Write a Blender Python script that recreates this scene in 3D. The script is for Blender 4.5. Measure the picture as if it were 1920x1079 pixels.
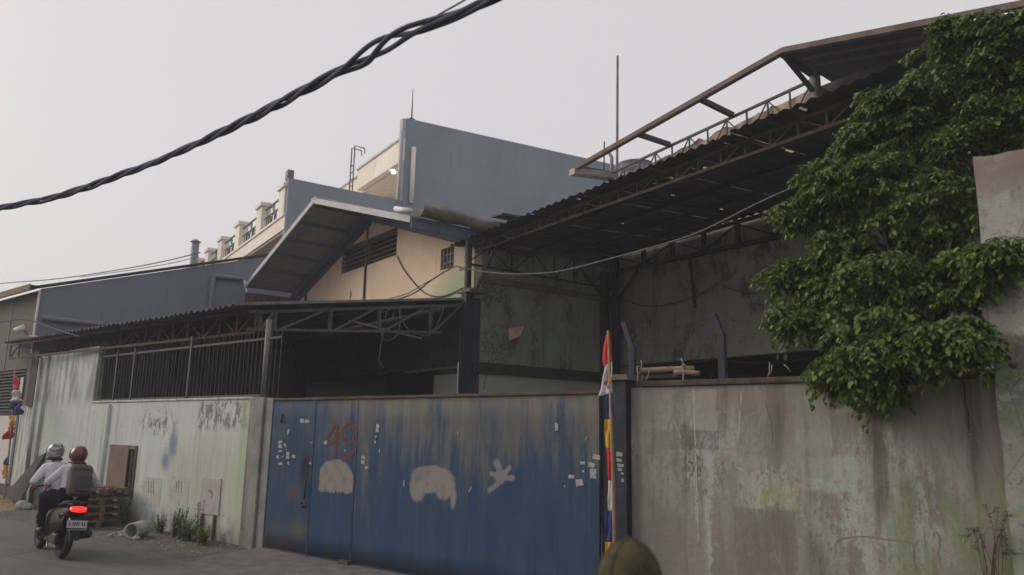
import bpy, bmesh, math, random
from mathutils import Vector, Matrix, noise as mnoise
random.seed(7)
S = bpy.context.scene
for o in list(bpy.data.objects): bpy.data.objects.remove(o)
COL = S.collection
rad = math.radians
# ------------------------------------------------------------------ camera
FPX, CX, CY = 1440.0, 960.0, 539.5
PITCH, ROLL, EYE = rad(10.8), rad(1.1), 1.9
cF = Vector((0, math.cos(PITCH), math.sin(PITCH))); r0 = Vector((1, 0, 0)); u0 = Vector((0, -math.sin(PITCH), math.cos(PITCH)))
cR = r0*math.cos(ROLL) + u0*math.sin(ROLL); cU = u0*math.cos(ROLL) - r0*math.sin(ROLL)
cP = Vector((0, 0, EYE))
cd = bpy.data.cameras.new('camera'); cam = bpy.data.objects.new('camera', cd); COL.objects.link(cam)
cam.matrix_world = Matrix(((cR.x, cU.x, -cF.x, 0), (cR.y, cU.y, -cF.y, 0), (cR.z, cU.z, -cF.z, EYE), (0, 0, 0, 1)))
cd.sensor_width = 36; cd.sensor_fit = 'HORIZONTAL'; cd.lens = 36*FPX/1920; cd.clip_start = .05; cd.clip_end = 3000
cd.dof.use_dof = True; cd.dof.focus_distance = 11.5; cd.dof.aperture_fstop = .027/.017
S.camera = cam
# ------------------------------------------------------------------ world and sun
SUN_EL, SUN_AZ = 25, -77          # degrees; azimuth from +Y towards +X
w = bpy.data.worlds.new('World'); S.world = w; w.use_nodes = True
nt = w.node_tree; bg = nt.nodes['Background']
sk = nt.nodes.new('ShaderNodeTexSky'); sk.sky_type = 'NISHITA'; sk.sun_disc = False
sk.sun_elevation = rad(SUN_EL); sk.sun_rotation = rad(SUN_AZ); sk.dust_density = 6; sk.air_density = 1.0; sk.ozone_density = 1.0
mx = nt.nodes.new('ShaderNodeMix'); mx.data_type = 'RGBA'; mx.inputs[0].default_value = .80
nt.links.new(sk.outputs[0], mx.inputs[6]); mx.inputs[7].default_value = (8.35, 8.0, 8.0, 1)
nt.links.new(mx.outputs[2], bg.inputs[0]); bg.inputs[1].default_value = .1
sl = bpy.data.lights.new('sun', 'SUN'); sl.energy = 1.9; sl.angle = rad(28); sl.color = (1, .89, .78)
so = bpy.data.objects.new('sun', sl); COL.objects.link(so)
sd = Vector((math.sin(rad(SUN_AZ))*math.cos(rad(SUN_EL)), math.cos(rad(SUN_AZ))*math.cos(rad(SUN_EL)), math.sin(rad(SUN_EL))))
so.rotation_euler = sd.to_track_quat('Z', 'Y').to_euler(); so.location = (-10, 0, 20)
S.view_settings.view_transform = 'Standard'; S.view_settings.look = 'None'; S.view_settings.gamma = 1; S.view_settings.exposure = 0
S.render.engine = 'CYCLES'; S.cycles.max_bounces = 5; S.cycles.diffuse_bounces = 3; S.cycles.volume_bounces = 0; S.render.resolution_x = 1024; S.render.resolution_y = 575

# ------------------------------------------------------------------ frames (x along a wall to the right, y inwards, z up)
def ray(x, y): return cF + cR*((x-CX)/FPX) - cU*((y-CY)/FPX)
class Frame:
    def __init__(s, O, ang):
        s.M = Matrix.Translation(Vector((O[0], O[1], 0))) @ Matrix.Rotation(rad(ang), 4, 'Z')
        s.I = s.M.inverted(); s.ang = ang
    def at(s, px, py, y=0.0):            # surveyed point of the photograph on the plane y = const of this frame
        o = s.I @ cP; d = s.I.to_3x3() @ ray(px, py); t = (y-o.y)/d.y; return o + d*t
    def w(s, a, y, z=0): return s.M @ Vector((a, y, z))
def gz(px, py, z=0.0): d = ray(px, py); return cP + d*((z-EYE)/d.z)
WF = Frame(gz(493, 1035), -39.7)                       # street wall and gate
_r = ray(885, 640); C0 = Vector((_r.x/_r.y*15.7, 15.7, 0))
BF = Frame(C0, -53)                                    # warehouse front
TY = 4.0                                               # depth of the yard behind the warehouse corner
_a = Frame(C0, 37); _h = BF.I @ cP
HS = Frame(BF.w(-11, 0), 37)                           # side plane of the neighbour house
_c = HS.at(540, 340); HF = Frame(HS.w(_c.x, 0), -57)   # its front plane
SF = Frame(WF.w(-10.9, 0), 37)                         # side of the blue-grey shed
_p = WF.w(-1.11, 0); _v = C0-_p; LF = Frame(_p, math.degrees(math.atan2(_v.y, _v.x))); LLEN = _v.length   # open side of the lean-to

# ------------------------------------------------------------------ materials
class G:
    def __init__(s, name, rough=.85, metal=0.0, spec=.3):
        s.m = bpy.data.materials.new(name); s.m.use_nodes = True; s.t = s.m.node_tree; s.b = s.t.nodes['Principled BSDF']
        s.b.inputs['Roughness'].default_value = rough; s.b.inputs['Metallic'].default_value = metal
        s.b.inputs['Specular IOR Level'].default_value = spec
        s.co = s.t.nodes.new('ShaderNodeTexCoord').outputs['Object']; s._x = None
    def put(s, sock, v):
        if isinstance(v, bpy.types.NodeSocket): s.t.links.new(v, sock)
        elif isinstance(v, (tuple, list)) and len(v) == 3 and sock.type == 'RGBA': sock.default_value = (*v, 1)
        else: sock.default_value = v
    def xyz(s):
        if not s._x:
            n = s.t.nodes.new('ShaderNodeSeparateXYZ'); s.put(n.inputs[0], s.co); s._x = n.outputs
        return s._x
    def sc(s, k, loc=(0, 0, 0), v=None):
        n = s.t.nodes.new('ShaderNodeMapping'); s.put(n.inputs[0], v or s.co); n.inputs['Scale'].default_value = k; n.inputs['Location'].default_value = loc; return n.outputs[0]
    def noise(s, scale, detail=5, rough=.55, k=None, loc=(0, 0, 0), dist=0, out=0):
        n = s.t.nodes.new('ShaderNodeTexNoise'); s.put(n.inputs['Vector'], s.sc(k or (1, 1, 1), loc)); n.inputs['Scale'].default_value = scale
        n.inputs['Detail'].default_value = detail; n.inputs['Roughness'].default_value = rough; n.inputs['Distortion'].default_value = dist; return n.outputs[out]
    def voro(s, scale, feat='F1', k=None, loc=(0, 0, 0)):
        n = s.t.nodes.new('ShaderNodeTexVoronoi'); n.feature = feat; s.put(n.inputs['Vector'], s.sc(k or (1, 1, 1), loc)); n.inputs['Scale'].default_value = scale; return n.outputs[0]
    def sm(s, f, lo, hi, a=0.0, b=1.0):
        n = s.t.nodes.new('ShaderNodeMapRange'); n.interpolation_type = 'SMOOTHSTEP'; s.put(n.inputs[0], f)
        n.inputs[1].default_value = lo; n.inputs[2].default_value = hi; n.inputs[3].default_value = a; n.inputs[4].default_value = b; return n.outputs[0]
    def ma(s, op, a, b=0.0):
        n = s.t.nodes.new('ShaderNodeMath'); n.operation = op; s.put(n.inputs[0], a); s.put(n.inputs[1], b); return n.outputs[0]
    def mul(s, a, b): return s.ma('MULTIPLY', a, b)
    def add(s, a, b): return s.ma('ADD', a, b)
    def mix(s, f, a, b, mode='MIX'):
        n = s.t.nodes.new('ShaderNodeMix'); n.data_type = 'RGBA'; n.blend_type = mode; s.put(n.inputs[0], f); s.put(n.inputs[6], a); s.put(n.inputs[7], b); return n.outputs[2]
    def blob(s, cx, cz, rx, rz, wob=.35, scale=3.0, soft=.12, seed=0):        # ragged ellipse in the wall plane
        x, y, z = s.xyz(); dx = s.ma('DIVIDE', s.ma('SUBTRACT', x, cx), rx); dz = s.ma('DIVIDE', s.ma('SUBTRACT', z, cz), rz)
        r = s.ma('SQRT', s.add(s.mul(dx, dx), s.mul(dz, dz)))
        n = s.noise(scale, 5, .6, loc=(seed*3.1, 0, seed*1.7)); r = s.add(r, s.mul(s.ma('SUBTRACT', n, .5), wob*3)); r = s.add(r, s.mul(s.ma('SUBTRACT', s.noise(1, 6, .72, k=(34, 34, 13), loc=(seed, 0, 0)), .5), min(.5, wob*3.2)))
        return s.sm(r, 1-soft, 1+soft, 1, 0)
    def rect(s, x0, x1, z0, z1, wob=.06, scale=5.0, soft=.02, seed=0):
        x, y, z = s.xyz(); n = s.mul(s.ma('SUBTRACT', s.noise(scale, 5, .6, loc=(seed*2.3, 0, seed)), .5), wob*2)
        X = s.add(x, n); Z = s.add(z, n); f = s.sm(X, x0-soft, x0+soft)
        for g_ in (s.sm(X, x1-soft, x1+soft, 1, 0), s.sm(Z, z0-soft, z0+soft), s.sm(Z, z1-soft, z1+soft, 1, 0)): f = s.mul(f, g_)
        return f
    def seg(s, x0, z0, x1, z1, w_, soft=.5):          # soft stroke in the wall plane
        x, y, z = s.xyz(); n = s.mul(s.ma('SUBTRACT', s.noise(9, 4, .6), .5), w_*.9); px = s.add(s.ma('SUBTRACT', x, x0), n); pz = s.add(s.ma('SUBTRACT', z, z0), n); dx, dz = x1-x0, z1-z0; L = dx*dx+dz*dz
        t = s.ma('MINIMUM', s.ma('MAXIMUM', s.mul(s.add(s.mul(px, dx), s.mul(pz, dz)), 1/L), 0.0), 1.0)
        ex = s.ma('SUBTRACT', px, s.mul(t, dx)); ez = s.ma('SUBTRACT', pz, s.mul(t, dz)); r = s.ma('SQRT', s.add(s.mul(ex, ex), s.mul(ez, ez)))
        return s.sm(r, w_*(1-soft), w_*(1+soft*.6), 1, 0)
    def bump(s, h, st=.3, d=.02):
        n = s.t.nodes.new('ShaderNodeBump'); n.inputs['Strength'].default_value = st; n.inputs['Distance'].default_value = d; s.put(n.inputs['Height'], h); s.t.links.new(n.outputs[0], s.b.inputs['Normal'])
    def col(s, c): s.put(s.b.inputs['Base Color'], c); return s
    def ro(s, v): s.put(s.b.inputs['Roughness'], v); return s

def plain(name, c, rough=.7, metal=0, var=.18, scale=6.0, spec=.3, bump=0):
    g = G(name, rough, metal, spec); n = g.noise(scale, 6, .6); n2 = g.noise(scale*7, 3)
    f = g.add(g.mul(n, .7), g.mul(n2, .3))
    g.col(g.mix(g.sm(f, .3, .7), tuple(v*(1-var) for v in c), tuple(min(1, v*(1+var)) for v in c)))
    if bump: g.bump(f, bump, .01)
    return g.m

def grime(g, col, streak=(.05, .05, .045), amt=.5, kx=5.0, seed=0, lo=.5, hi=.72):
    st = g.noise(1.0, 6, .65, k=(kx, kx, .35), loc=(seed, seed, 0)); big = g.noise(.55, 4, .6, loc=(seed*1.3, 2, seed))
    f = g.mul(g.mul(g.sm(st, lo, hi), g.sm(big, .35, .65)), amt); return g.mix(f, col, streak)

M = {}
def mats():
    # --- left boundary wall: pale mint, chalky, peeled to grey near the top
    g = G('mint_wall_paint', .95); x, y, z = g.xyz()
    c = g.mix(g.sm(g.noise(.9, 6, .6), .38, .62), (.49, .535, .52), (.45, .50, .465))
    c = g.mix(g.mul(g.blob(-1.7, 1.0, 1.7, .75, .3, 2, .5, 3), .8), c, (.40, .42, .315))
    c = g.mix(g.sm(g.noise(1.0, 7, .65, k=(8, 8, .22)), .50, .72, 0, .6), c, (.54, .555, .545))
    c = grime(g, c, (.22, .222, .19), .7, 7, 1, .48, .70); c = grime(g, c, (.26, .265, .23), .55, 16, 5, .5, .68)
    pe = g.noise(5.5, 9, .74, k=(1.4, 1, .7)); band = g.rect(-2.35, -.75, 1.9, 2.38, .12, 5, .08); b2 = g.blob(-3.9, 2.0, .65, .24, .35, 4, .6, 5)
    c = g.mix(g.mul(g.sm(pe, .475, .52), g.mul(band, .9)), c, (.155, .15, .135)); c = g.mix(g.mul(g.sm(pe, .51, .545), b2), c, (.165, .165, .145))
    c = g.mix(g.sm(g.noise(3.5, 9, .75, loc=(3, 0, 8)), .615, .65, 0, .75), c, (.19, .19, .165))
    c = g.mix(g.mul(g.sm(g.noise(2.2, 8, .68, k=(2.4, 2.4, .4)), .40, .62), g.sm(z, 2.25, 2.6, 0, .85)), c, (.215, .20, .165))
    c = g.mix(g.mul(g.sm(g.noise(1.6, 7, .7, k=(4, 4, .5), loc=(4, 0, 1)), .45, .62, 0, .8), g.sm(x, -9.0, -10.4)), c, (.12, .12, .09))
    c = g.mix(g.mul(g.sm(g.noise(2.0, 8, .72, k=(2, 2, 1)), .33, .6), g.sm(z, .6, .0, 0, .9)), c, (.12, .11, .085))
    blue = g.ma('MAXIMUM', g.blob(-3.2, 1.58, .15, .25, .35, 6, .8, 8), g.blob(-3.42, 1.3, .14, .17, .35, 6, .8, 9)); c = g.mix(g.mul(blue, .72), c, (.07, .12, .24))
    c = g.mix(g.sm(g.noise(26, 4, .7), .62, .72, 0, .45), c, (.19, .19, .165)); c = g.mix(g.mul(g.sm(x, -1.02, -.86), g.sm(g.noise(1, 6, .7, k=(6, 6, 1)), .3, .6, .2, .75)), c, (.33, .39, .245))
    g.col(c); g.bump(g.add(g.noise(9, 8, .6), g.mul(pe, .6)), .4, .02); M['mint'] = g.m
    # --- gate: blue paint worn through by rain streaks
    g = G('worn_blue_gate_paint', .85, 0, .12); x, y, z = g.xyz()
    c = g.mix(g.sm(g.noise(1.0, 7, .7, k=(3.5, 3.5, .7)), .32, .68), (.020, .050, .118), (.040, .070, .122))
    c = g.mix(g.sm(g.noise(1.0, 6, .65, k=(1.3, 1.3, .9), loc=(6, 0, 2)), .42, .66, 0, .55), c, (.036, .055, .088))
    st = g.noise(1.0, 9, .78, k=(15, 15, .3)); st2 = g.noise(1.0, 5, .6, k=(2.2, 2.2, .35), loc=(9, 0, 4)); edge = g.noise(1.0, 7, .72, k=(2.0, 2.0, .42), loc=(2, 0, 7))
    top = g.sm(g.add(z, g.mul(g.ma('SUBTRACT', edge, .5), 4.4)), .95, 2.45)
    wear = g.sm(g.add(g.add(g.mul(st, .65), g.mul(st2, .35)), g.mul(top, .20)), .50, .68); wear = g.mul(wear, g.add(.30, g.mul(top, .66))); wear = g.mul(wear, g.sm(x, .9, 2.6, .25, 1.0))
    c = g.mix(wear, c, g.mix(g.sm(g.noise(1, 5, .6, k=(7, 7, .5), loc=(1, 0, 1)), .4, .6), (.105, .112, .108), (.145, .138, .118)))
    c = g.mix(g.mul(g.sm(g.noise(1.0, 6, .7, k=(20, 20, .35), loc=(3, 0, 0)), .60, .70), g.sm(st2, .45, .6, .1, .6)), c, (.20, .18, .14))
    c = g.mix(g.sm(g.noise(1.0, 6, .7, k=(15, 15, .45), loc=(8, 0, 5)), .60, .72, 0, .6), c, (.012, .024, .06))
    low = g.mul(g.sm(z, .8, .1), g.sm(x, 1.5, .4)); c = g.mix(g.mul(low, g.sm(g.noise(3, 7, .7), .32, .65)), c, (.085, .075, .066))
    c = g.mix(g.mul(g.sm(z, .35, .08), g.sm(g.noise(5, 6, .7), .45, .65)), c, (.07, .052, .040))
    c = g.mix(g.mul(g.sm(z, 2.2, 2.4), g.sm(g.noise(6, 6, .7), .46, .62)), c, (.14, .075, .048))
    c = g.mix(g.mul(g.blob(1.02, 1.30, .13, .26, .3, 4, .7, 2), .8), c, (.020, .018, .018))
    c = g.mix(g.mul(g.blob(.75, .95, .14, .10, .5, 6, .8, 4), .6), c, (.11, .06, .035)); c = g.mix(g.mul(g.blob(.95, .42, .22, .12, .5, 5, .8, 5), .55), c, (.12, .10, .055))
    cover = g.ma('MAXIMUM', g.mul(g.blob(1.76, 1.16, .43, .33, .06, 7, .05, 11), g.mul(g.sm(g.add(z, g.mul(g.noise(1, 4, .6, k=(16, 16, 3)), .16)), 1.09, 1.12), g.sm(g.add(x, g.mul(g.noise(20, 3), .03)), 1.39, 1.42))),
                 g.ma('MAXIMUM', g.blob(3.76, 1.32, .40, .155, .12, 7, .12, 12), g.ma('MAXIMUM', g.blob(3.50, 1.20, .15, .19, .12, 7, .16, 13), g.ma('MAXIMUM', g.blob(3.98, 1.24, .19, .17, .12, 7, .16, 15), g.ma('MAXIMUM', g.blob(3.72, 1.26, .26, .14, .12, 7, .16, 16), g.blob(4.15, 1.10, .05, .13, .2, 6, .4, 14))))))
    c = g.mix(g.mul(cover, g.sm(g.noise(1, 8, .75, k=(9, 9, 6)), .30, .52, .45, 1)), c, (.22, .205, .19))
    P_ = [(4.86, 1.55, 4.93, 1.43), (5.06, 1.50, 4.95, 1.40), (4.77, 1.42, 4.97, 1.38), (4.93, 1.44, 4.89, 1.31), (4.89, 1.31, 4.75, 1.22), (4.96, 1.38, 5.12, 1.385), (4.95, 1.42, 4.95, 1.34)]
    sp_ = g.ma('MAXIMUM', g.seg(*P_[0], .05), g.blob(4.92, 1.40, .10, .085, .2, 8, .2, 21))
    for q_ in P_[1:]: sp_ = g.ma('MAXIMUM', sp_, g.seg(*q_, .035 if q_[0] > 4.8 else .03))
    c = g.mix(g.mul(sp_, .85), c, (.215, .20, .185))
    g.col(c); g.ro(g.sm(g.noise(4, 5), .3, .7, .75, .95)); g.bump(g.add(g.noise(1, 5, .6, k=(14, 14, .4)), g.noise(30, 3)), .08, .008); M['gate'] = g.m
    # --- right wall: bare brown render with pale green remains
    g = G('stained_render_wall', .95); x, y, z = g.xyz()
    c = g.mix(g.sm(g.noise(.8, 6, .6), .36, .64), (.215, .192, .160), (.265, .243, .208))
    for sd_, kx, lo, hi, am, cc in ((2, 2.2, .48, .51, .4, (.19, .17, .15)), (7, 2.2, .545, .56, .6, (.285, .262, .22)), (11, 4.5, .58, .62, .4, (.27, .255, .23)), (15, 3.5, .60, .62, .45, (.145, .127, .11))):
        c = g.mix(g.sm(g.noise(1, 7, .62, k=(kx, kx, .16), loc=(sd_, 0, sd_*.3)), lo, hi, 0, am), c, cc)
    z1 = g.ma('MAXIMUM', g.blob(7.35, 1.75, .62, .48, .4, 2.5, .7, 1), g.ma('MAXIMUM', g.blob(9.15, 1.30, .62, .62, .4, 2.5, .7, 2), g.blob(8.2, 1.42, .36, .26, .4, 3, .7, 3)))
    p1 = g.noise(3.2, 12, .76, k=(1.8, 1, .75)); pf_ = g.noise(11, 11, .82, k=(1.6, 1, .9), loc=(2, 0, 5))
    c = g.mix(g.mul(g.sm(g.add(g.mul(p1, .6), g.mul(pf_, .4)), .475, .515), g.mul(z1, .95)), c, (.37, .40, .345))
    c = g.mix(g.mul(g.sm(pf_, .53, .57), g.mul(z1, .85)), c, (.115, .105, .092))
    c = g.mix(g.mul(g.sm(g.noise(6, 10, .75, loc=(1, 0, 9)), .53, .57), g.mul(g.blob(7.3, 1.82, .55, .32, .4, 3, .7, 7), .85)), c, (.36, .31, .21)); c = g.mix(g.mul(g.sm(pf_, .49, .53), g.mul(g.blob(7.42, 1.62, .3, .2, .4, 4, .7, 8), .8)), c, (.09, .085, .078))
    c = g.mix(g.mul(g.sm(pf_, .47, .52), g.mul(g.blob(8.3, 1.36, .22, .14, .4, 4, .7, 9), .85)), c, (.35, .35, .20))
    strip = g.mul(g.rect(7.55, 7.66, .2, 2.05, .07, 3, .03, 4), g.sm(g.noise(5, 9, .75, k=(1, 1, .5)), .44, .52)); c = g.mix(g.mul(strip, .8), c, (.38, .41, .37))
    sq = g.ma('MAXIMUM', g.rect(8.48, 8.82, 1.83, 2.0, .06, 6, .02, 6), g.ma('MAXIMUM', g.rect(8.86, 9.02, 2.15, 2.32, .05, 6, .02, 7), g.rect(8.52, 9.0, 1.45, 1.75, .10, 5, .03, 8)))
    c = g.mix(g.mul(sq, g.sm(pf_, .38, .52, .2, .85)), c, (.37, .41, .35)); c = g.mix(g.mul(g.rect(9.02, 9.3, 1.05, 2.0, .12, 4, .03, 9), g.sm(p1, .46, .53, 0, .7)), c, (.36, .385, .335))
    for q_, cc, am, lo_ in (((7.46, 7.70, 1.98, 2.38), (.31, .29, .25), .8, .3), ((6.95, 7.72, 1.78, 1.98), (.135, .13, .12), .75, .42), ((7.0, 7.3, 1.3, 2.2), (.29, .27, .24), .6, .4), ((8.48, 8.80, 1.55, 2.30), (.30, .31, .275), .75, .38), ((9.0, 9.12, .3, 1.35), (.37, .40, .36), .75, .44), ((9.02, 9.34, 1.25, 1.8), (.33, .32, .29), .7, .45), ((7.95, 8.1, 1.35, 1.75), (.33, .30, .27), .7, .44), ((7.85, 8.45, .6, 1.25), (.165, .145, .13), .6, .4), ((6.75, 6.95, .3, 2.4), (.27, .255, .215), .5, .35)):
        c = g.mix(g.mul(g.rect(*q_, .045, 7, .012, q_[0]), g.sm(pf_, lo_, lo_+.1, .15*am, am)), c, cc)
    for q_ in ((7.47, .9, 7.455, 2.38), (9.345, 1.05, 9.33, 1.85), (7.92, 1.9, 7.97, 2.36), (7.3, 1.9, 7.22, 2.1), (7.45, 1.1, 7.44, 1.55), (7.9, 1.62, 7.96, 1.60), (8.92, 1.86, 9.03, 1.85)): c = g.mix(g.mul(g.seg(*q_, .008, .6), g.sm(pf_, .42, .52)), c, (.40, .385, .34))
    gr = g.mul(g.sm(g.noise(1, 9, .72, k=(4, 4, .6), loc=(3, 0, 1)), .45, .58), g.mul(g.sm(x, 9.05, 9.4), g.sm(z, 1.8, 1.5))); c = g.mix(g.mul(gr, .75), c, (.19, .24, .13))
    c = g.mix(g.sm(g.noise(40, 5, .75), .62, .72, 0, .6), c, (.27, .25, .22)); c = g.mix(g.sm(g.noise(22, 7, .78, k=(1, 1, .6), loc=(6, 1, 0)), .6, .66, 0, .6), c, (.08, .07, .06))
    for k_, lo_ in ((1.6, .5), (3.4, .54)):
        cr = g.sm(g.voro(k_, 'DISTANCE_TO_EDGE', k=(1.4, 1, .6), loc=(k_, 0, 1)), .002, .008, 1, 0); c = g.mix(g.mul(cr, g.sm(g.noise(.9, 4, loc=(k_, 3, 0)), lo_, lo_+.1, 0, .6)), c, (.30, .28, .245))
    c = grime(g, c, (.085, .072, .06), .75, 4, 6, .48, .66)
    c = g.mix(g.sm(g.noise(1, 8, .75, k=(30, 30, 3), loc=(5, 0, 2)), .66, .72, 0, .7), c, (.32, .30, .265))
    g.col(c); g.bump(g.add(g.noise(8, 9, .65), g.mul(pf_, .9)), .5, .025); M['render'] = g.m
    # --- tall pillar at the right edge
    g = G('mossy_grey_pillar', .92); x, y, z = g.xyz()
    c = g.mix(g.sm(g.noise(1.5, 6, .6, k=(1, 1, .6)), .35, .65), (.25, .26, .225), (.34, .34, .31))
    c = g.mix(g.mul(g.sm(g.noise(1.2, 7, .65, loc=(5, 2, 1)), .40, .58), g.sm(z, 3.2, 2.3)), c, (.22, .27, .165))
    c = g.mix(g.sm(g.noise(9, 9, .78), .54, .60, 0, .85), c, (.13, .13, .115)); c = g.mix(g.sm(g.noise(4, 10, .78, loc=(3, 1, 7)), .53, .58, 0, .8), c, (.40, .40, .36)); c = g.mix(g.sm(g.noise(2.2, 9, .74, loc=(9, 4, 2)), .56, .62, 0, .75), c, (.155, .14, .12)); c = g.mix(g.sm(g.voro(2.2, 'DISTANCE_TO_EDGE', k=(1, 1, .6)), .003, .012, .5, 0), c, (.10, .095, .08)); c = grime(g, c, (.09, .09, .07), .55, 6, 3)
    c = g.mix(g.mul(g.sm(g.noise(3, 5), .4, .6), g.sm(z, 3.6, 4.2)), c, (.22, .18, .15))
    g.col(c); g.bump(g.noise(10, 9, .65), .5, .02); M['pillar'] = g.m
    # --- concrete
    g = G('weathered_concrete', .92); c = g.mix(g.sm(g.noise(2, 7, .6), .35, .65), (.17, .168, .15), (.25, .245, .225))
    c = grime(g, c, (.06, .06, .05), .8, 8, 2, .45, .65); c = g.mix(g.sm(g.noise(14, 6, .7), .6, .68, 0, .6), c, (.36, .36, .33)); c = g.mix(g.sm(g.noise(1, 5, .6, k=(9, 9, .2), loc=(8, 1, 0)), .58, .66, 0, .5), c, (.33, .35, .29))
    g.col(c); g.bump(g.noise(16, 8, .65), .45, .015); M['concrete'] = g.m
    # --- beige warehouse gable
    g = G('beige_warehouse_plaster', .9); x, y, z = g.xyz()
    c = g.mix(g.sm(g.noise(.8, 5), .35, .65), (.64, .49, .35), (.70, .56, .42))
    c = grime(g, c, (.42, .31, .22), .55, 5, 4); c = g.mix(g.sm(g.noise(1, 6, .6, k=(14, 14, .5), loc=(1, 0, 2)), .6, .75, 0, .35), c, (.36, .22, .18))
    c = g.mix(g.mul(g.blob(-.55, 4.75, 1.1, .55, .5, 2, .6, 6), .75), c, (.30, .42, .25))
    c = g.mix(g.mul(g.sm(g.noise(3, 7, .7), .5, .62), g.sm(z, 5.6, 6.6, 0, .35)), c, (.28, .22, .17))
    g.col(c); g.bump(g.noise(7, 8, .6), .25, .02); M['beige'] = g.m
    # --- dirty green yard walls
    for nm, a, b_, s_ in (('yard_green', (.25, .29, .22), (.21, .24, .185), 1), ('yard_grey', (.23, .228, .195), (.27, .255, .21), 5)):
        g = G('dirty_' + nm + '_plaster', .93); x, y, z = g.xyz(); c = g.mix(g.sm(g.noise(.7, 5, .6, loc=(s_, 1, 2)), .38, .62), a, b_)
        c = g.mix(g.mul(g.sm(g.noise(1.1, 10, .74, k=(1.5, 1.5, .8), loc=(s_, 0, 3)), .53, .60), .75), c, (.045, .046, .038))
        c = grime(g, c, (.035, .036, .030), .6, 4, s_, .5, .68); c = g.mix(g.sm(g.noise(3.5, 10, .78, loc=(2, s_, 4)), .56, .62, 0, .6), c, (.06, .058, .048))
        c = g.mix(g.mul(g.sm(g.noise(1.6, 8, .72, loc=(0, s_, 4)), .50, .56), .5), c, (.215, .20, .15)); c = g.mix(g.sm(g.noise(9, 7, .75, k=(1, 1, .5)), .58, .64, 0, .5), c, (.09, .092, .075))
        c = g.mix(g.mul(g.sm(z, 3.25, 3.05), .85), c, (.36, .375, .335))
        g.col(c); g.bump(g.noise(7, 8, .65), .35, .02); M[nm] = g.m
    # --- blue-grey painted walls
    for nm, a in (('slate_paint', (.225, .255, .295)), ('shed_paint', (.165, .185, .225)), ('shed_front', (.115, .100, .088))):
        g = G(nm + '_wall', .85); c = g.mix(g.sm(g.noise(.5, 5, .6), .35, .65), tuple(v*.92 for v in a), tuple(v*1.08 for v in a))
        c = grime(g, c, tuple(v*.72 for v in a), .5, 2.5, 2); c = g.mix(g.sm(g.noise(1.7, 8, .75), .6, .66, 0, .25), c, tuple(v*1.3 for v in a)); g.col(c); g.bump(g.noise(6, 6), .15, .01); M[nm] = g.m
    g = G('cream_house_paint', .8); x, y, z = g.xyz(); c = g.mix(g.sm(g.noise(.8, 5), .35, .65), (.70, .63, .55), (.78, .72, .64)); c = grime(g, c, (.36, .30, .25), .55, 5, 9); g.col(c); g.bump(g.noise(8, 5), .1, .01); M['cream'] = g.m
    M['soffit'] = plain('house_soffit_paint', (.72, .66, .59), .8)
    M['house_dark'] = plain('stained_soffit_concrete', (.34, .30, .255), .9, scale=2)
    # --- metals, sheets
    g = G('dark_corrugated_sheet', .75, 0, .3); c = g.mix(g.sm(g.noise(1.2, 6, .65, k=(3, .6, 1)), .35, .68), (.036, .035, .036), (.066, .060, .056)); c = g.mix(g.sm(g.noise(3, 7, .7), .58, .68, 0, .5), c, (.08, .05, .035)); g.col(c); M['sheet'] = g.m
    g = G('rusty_steel', .85, .1, .3); c = g.mix(g.sm(g.noise(7, 7, .65), .35, .65), (.055, .040, .034), (.10, .068, .054)); c = g.mix(g.sm(g.noise(3, 5), .5, .65, 0, .6), c, (.11, .10, .10)); g.col(c); M['rust'] = g.m
    g = G('brown_steel_frame', .8, .1, .3); c = g.mix(g.sm(g.noise(3, 7, .65), .35, .65), (.105, .082, .072), (.155, .125, .11)); c = g.mix(g.sm(g.noise(9, 5), .56, .66, 0, .6), c, (.12, .06, .035)); g.col(c); M['brownsteel'] = g.m
    M['steel'] = plain('dark_painted_steel', (.036, .036, .040), .6, .2, .3)
    M['midsteel'] = plain('dull_grey_truss_steel', (.085, .083, .082), .8, .1, .3)
    M['greysteel'] = plain('grey_weathered_steel', (.16, .155, .15), .65, .2, .3)
    M['darkpost'] = plain('dark_blue_post_paint', (.019, .022, .031), .7, 0, .3)
    M['navy'] = plain('navy_post_paint', (.022, .028, .043), .6, 0, .3)
    M['fascia'] = plain('white_grey_fascia_paint', (.40, .41, .42), .7, 0, .15, 3)
    M['soffitblue'] = plain('grey_roof_underside', (.26, .27, .285), .75, 0, .15, 2)
    M['purlin'] = plain('dark_blue_grey_purlin', (.09, .11, .15), .7)
    M['gutter'] = plain('dull_metal_gutter', (.25, .225, .19), .6, .3, .35, 3)
    M['pvc'] = plain('white_pvc_pipe', (.62, .62, .60), .5, 0, .1)
    M['greypipe'] = plain('painted_grey_pipe', (.17, .18, .21), .6, 0, .1)
    M['louvre'] = plain('brown_louvre_slats', (.115, .088, .070), .8, 0, .2)
    M['black'] = plain('black_rubber', (.012, .012, .013), .6, 0, .3)
    M['cable'] = plain('black_cable_sheath', (.095, .107, .135), .95, 0, .15, spec=.1)
    M['greywire'] = plain('grey_wire', (.115, .115, .12), .8)
    M['wood'] = plain('grey_brown_pallet_wood', (.15, .105, .072), .9, 0, .35, 9, bump=.3)
    M['oldwood'] = plain('old_bleached_wood', (.19, .14, .095), .9, 0, .35, 9, bump=.4)
    M['ply'] = plain('brown_plywood', (.155, .110, .080), .85, 0, .2, 3)
    M['darkwood'] = plain('dark_plank_wood', (.052, .046, .040), .9, 0, .3, 4)
    M['bamboo'] = plain('bamboo_pole', (.27, .16, .09), .6, 0, .25, 12)
    M['patch'] = plain('grey_plaster_patch', (.375, .385, .355), .95, 0, .2, 7, bump=.4)
    M['patch2'] = plain('pinkish_grey_plate', (.36, .335, .32), .9, 0, .12, 5)
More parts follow.
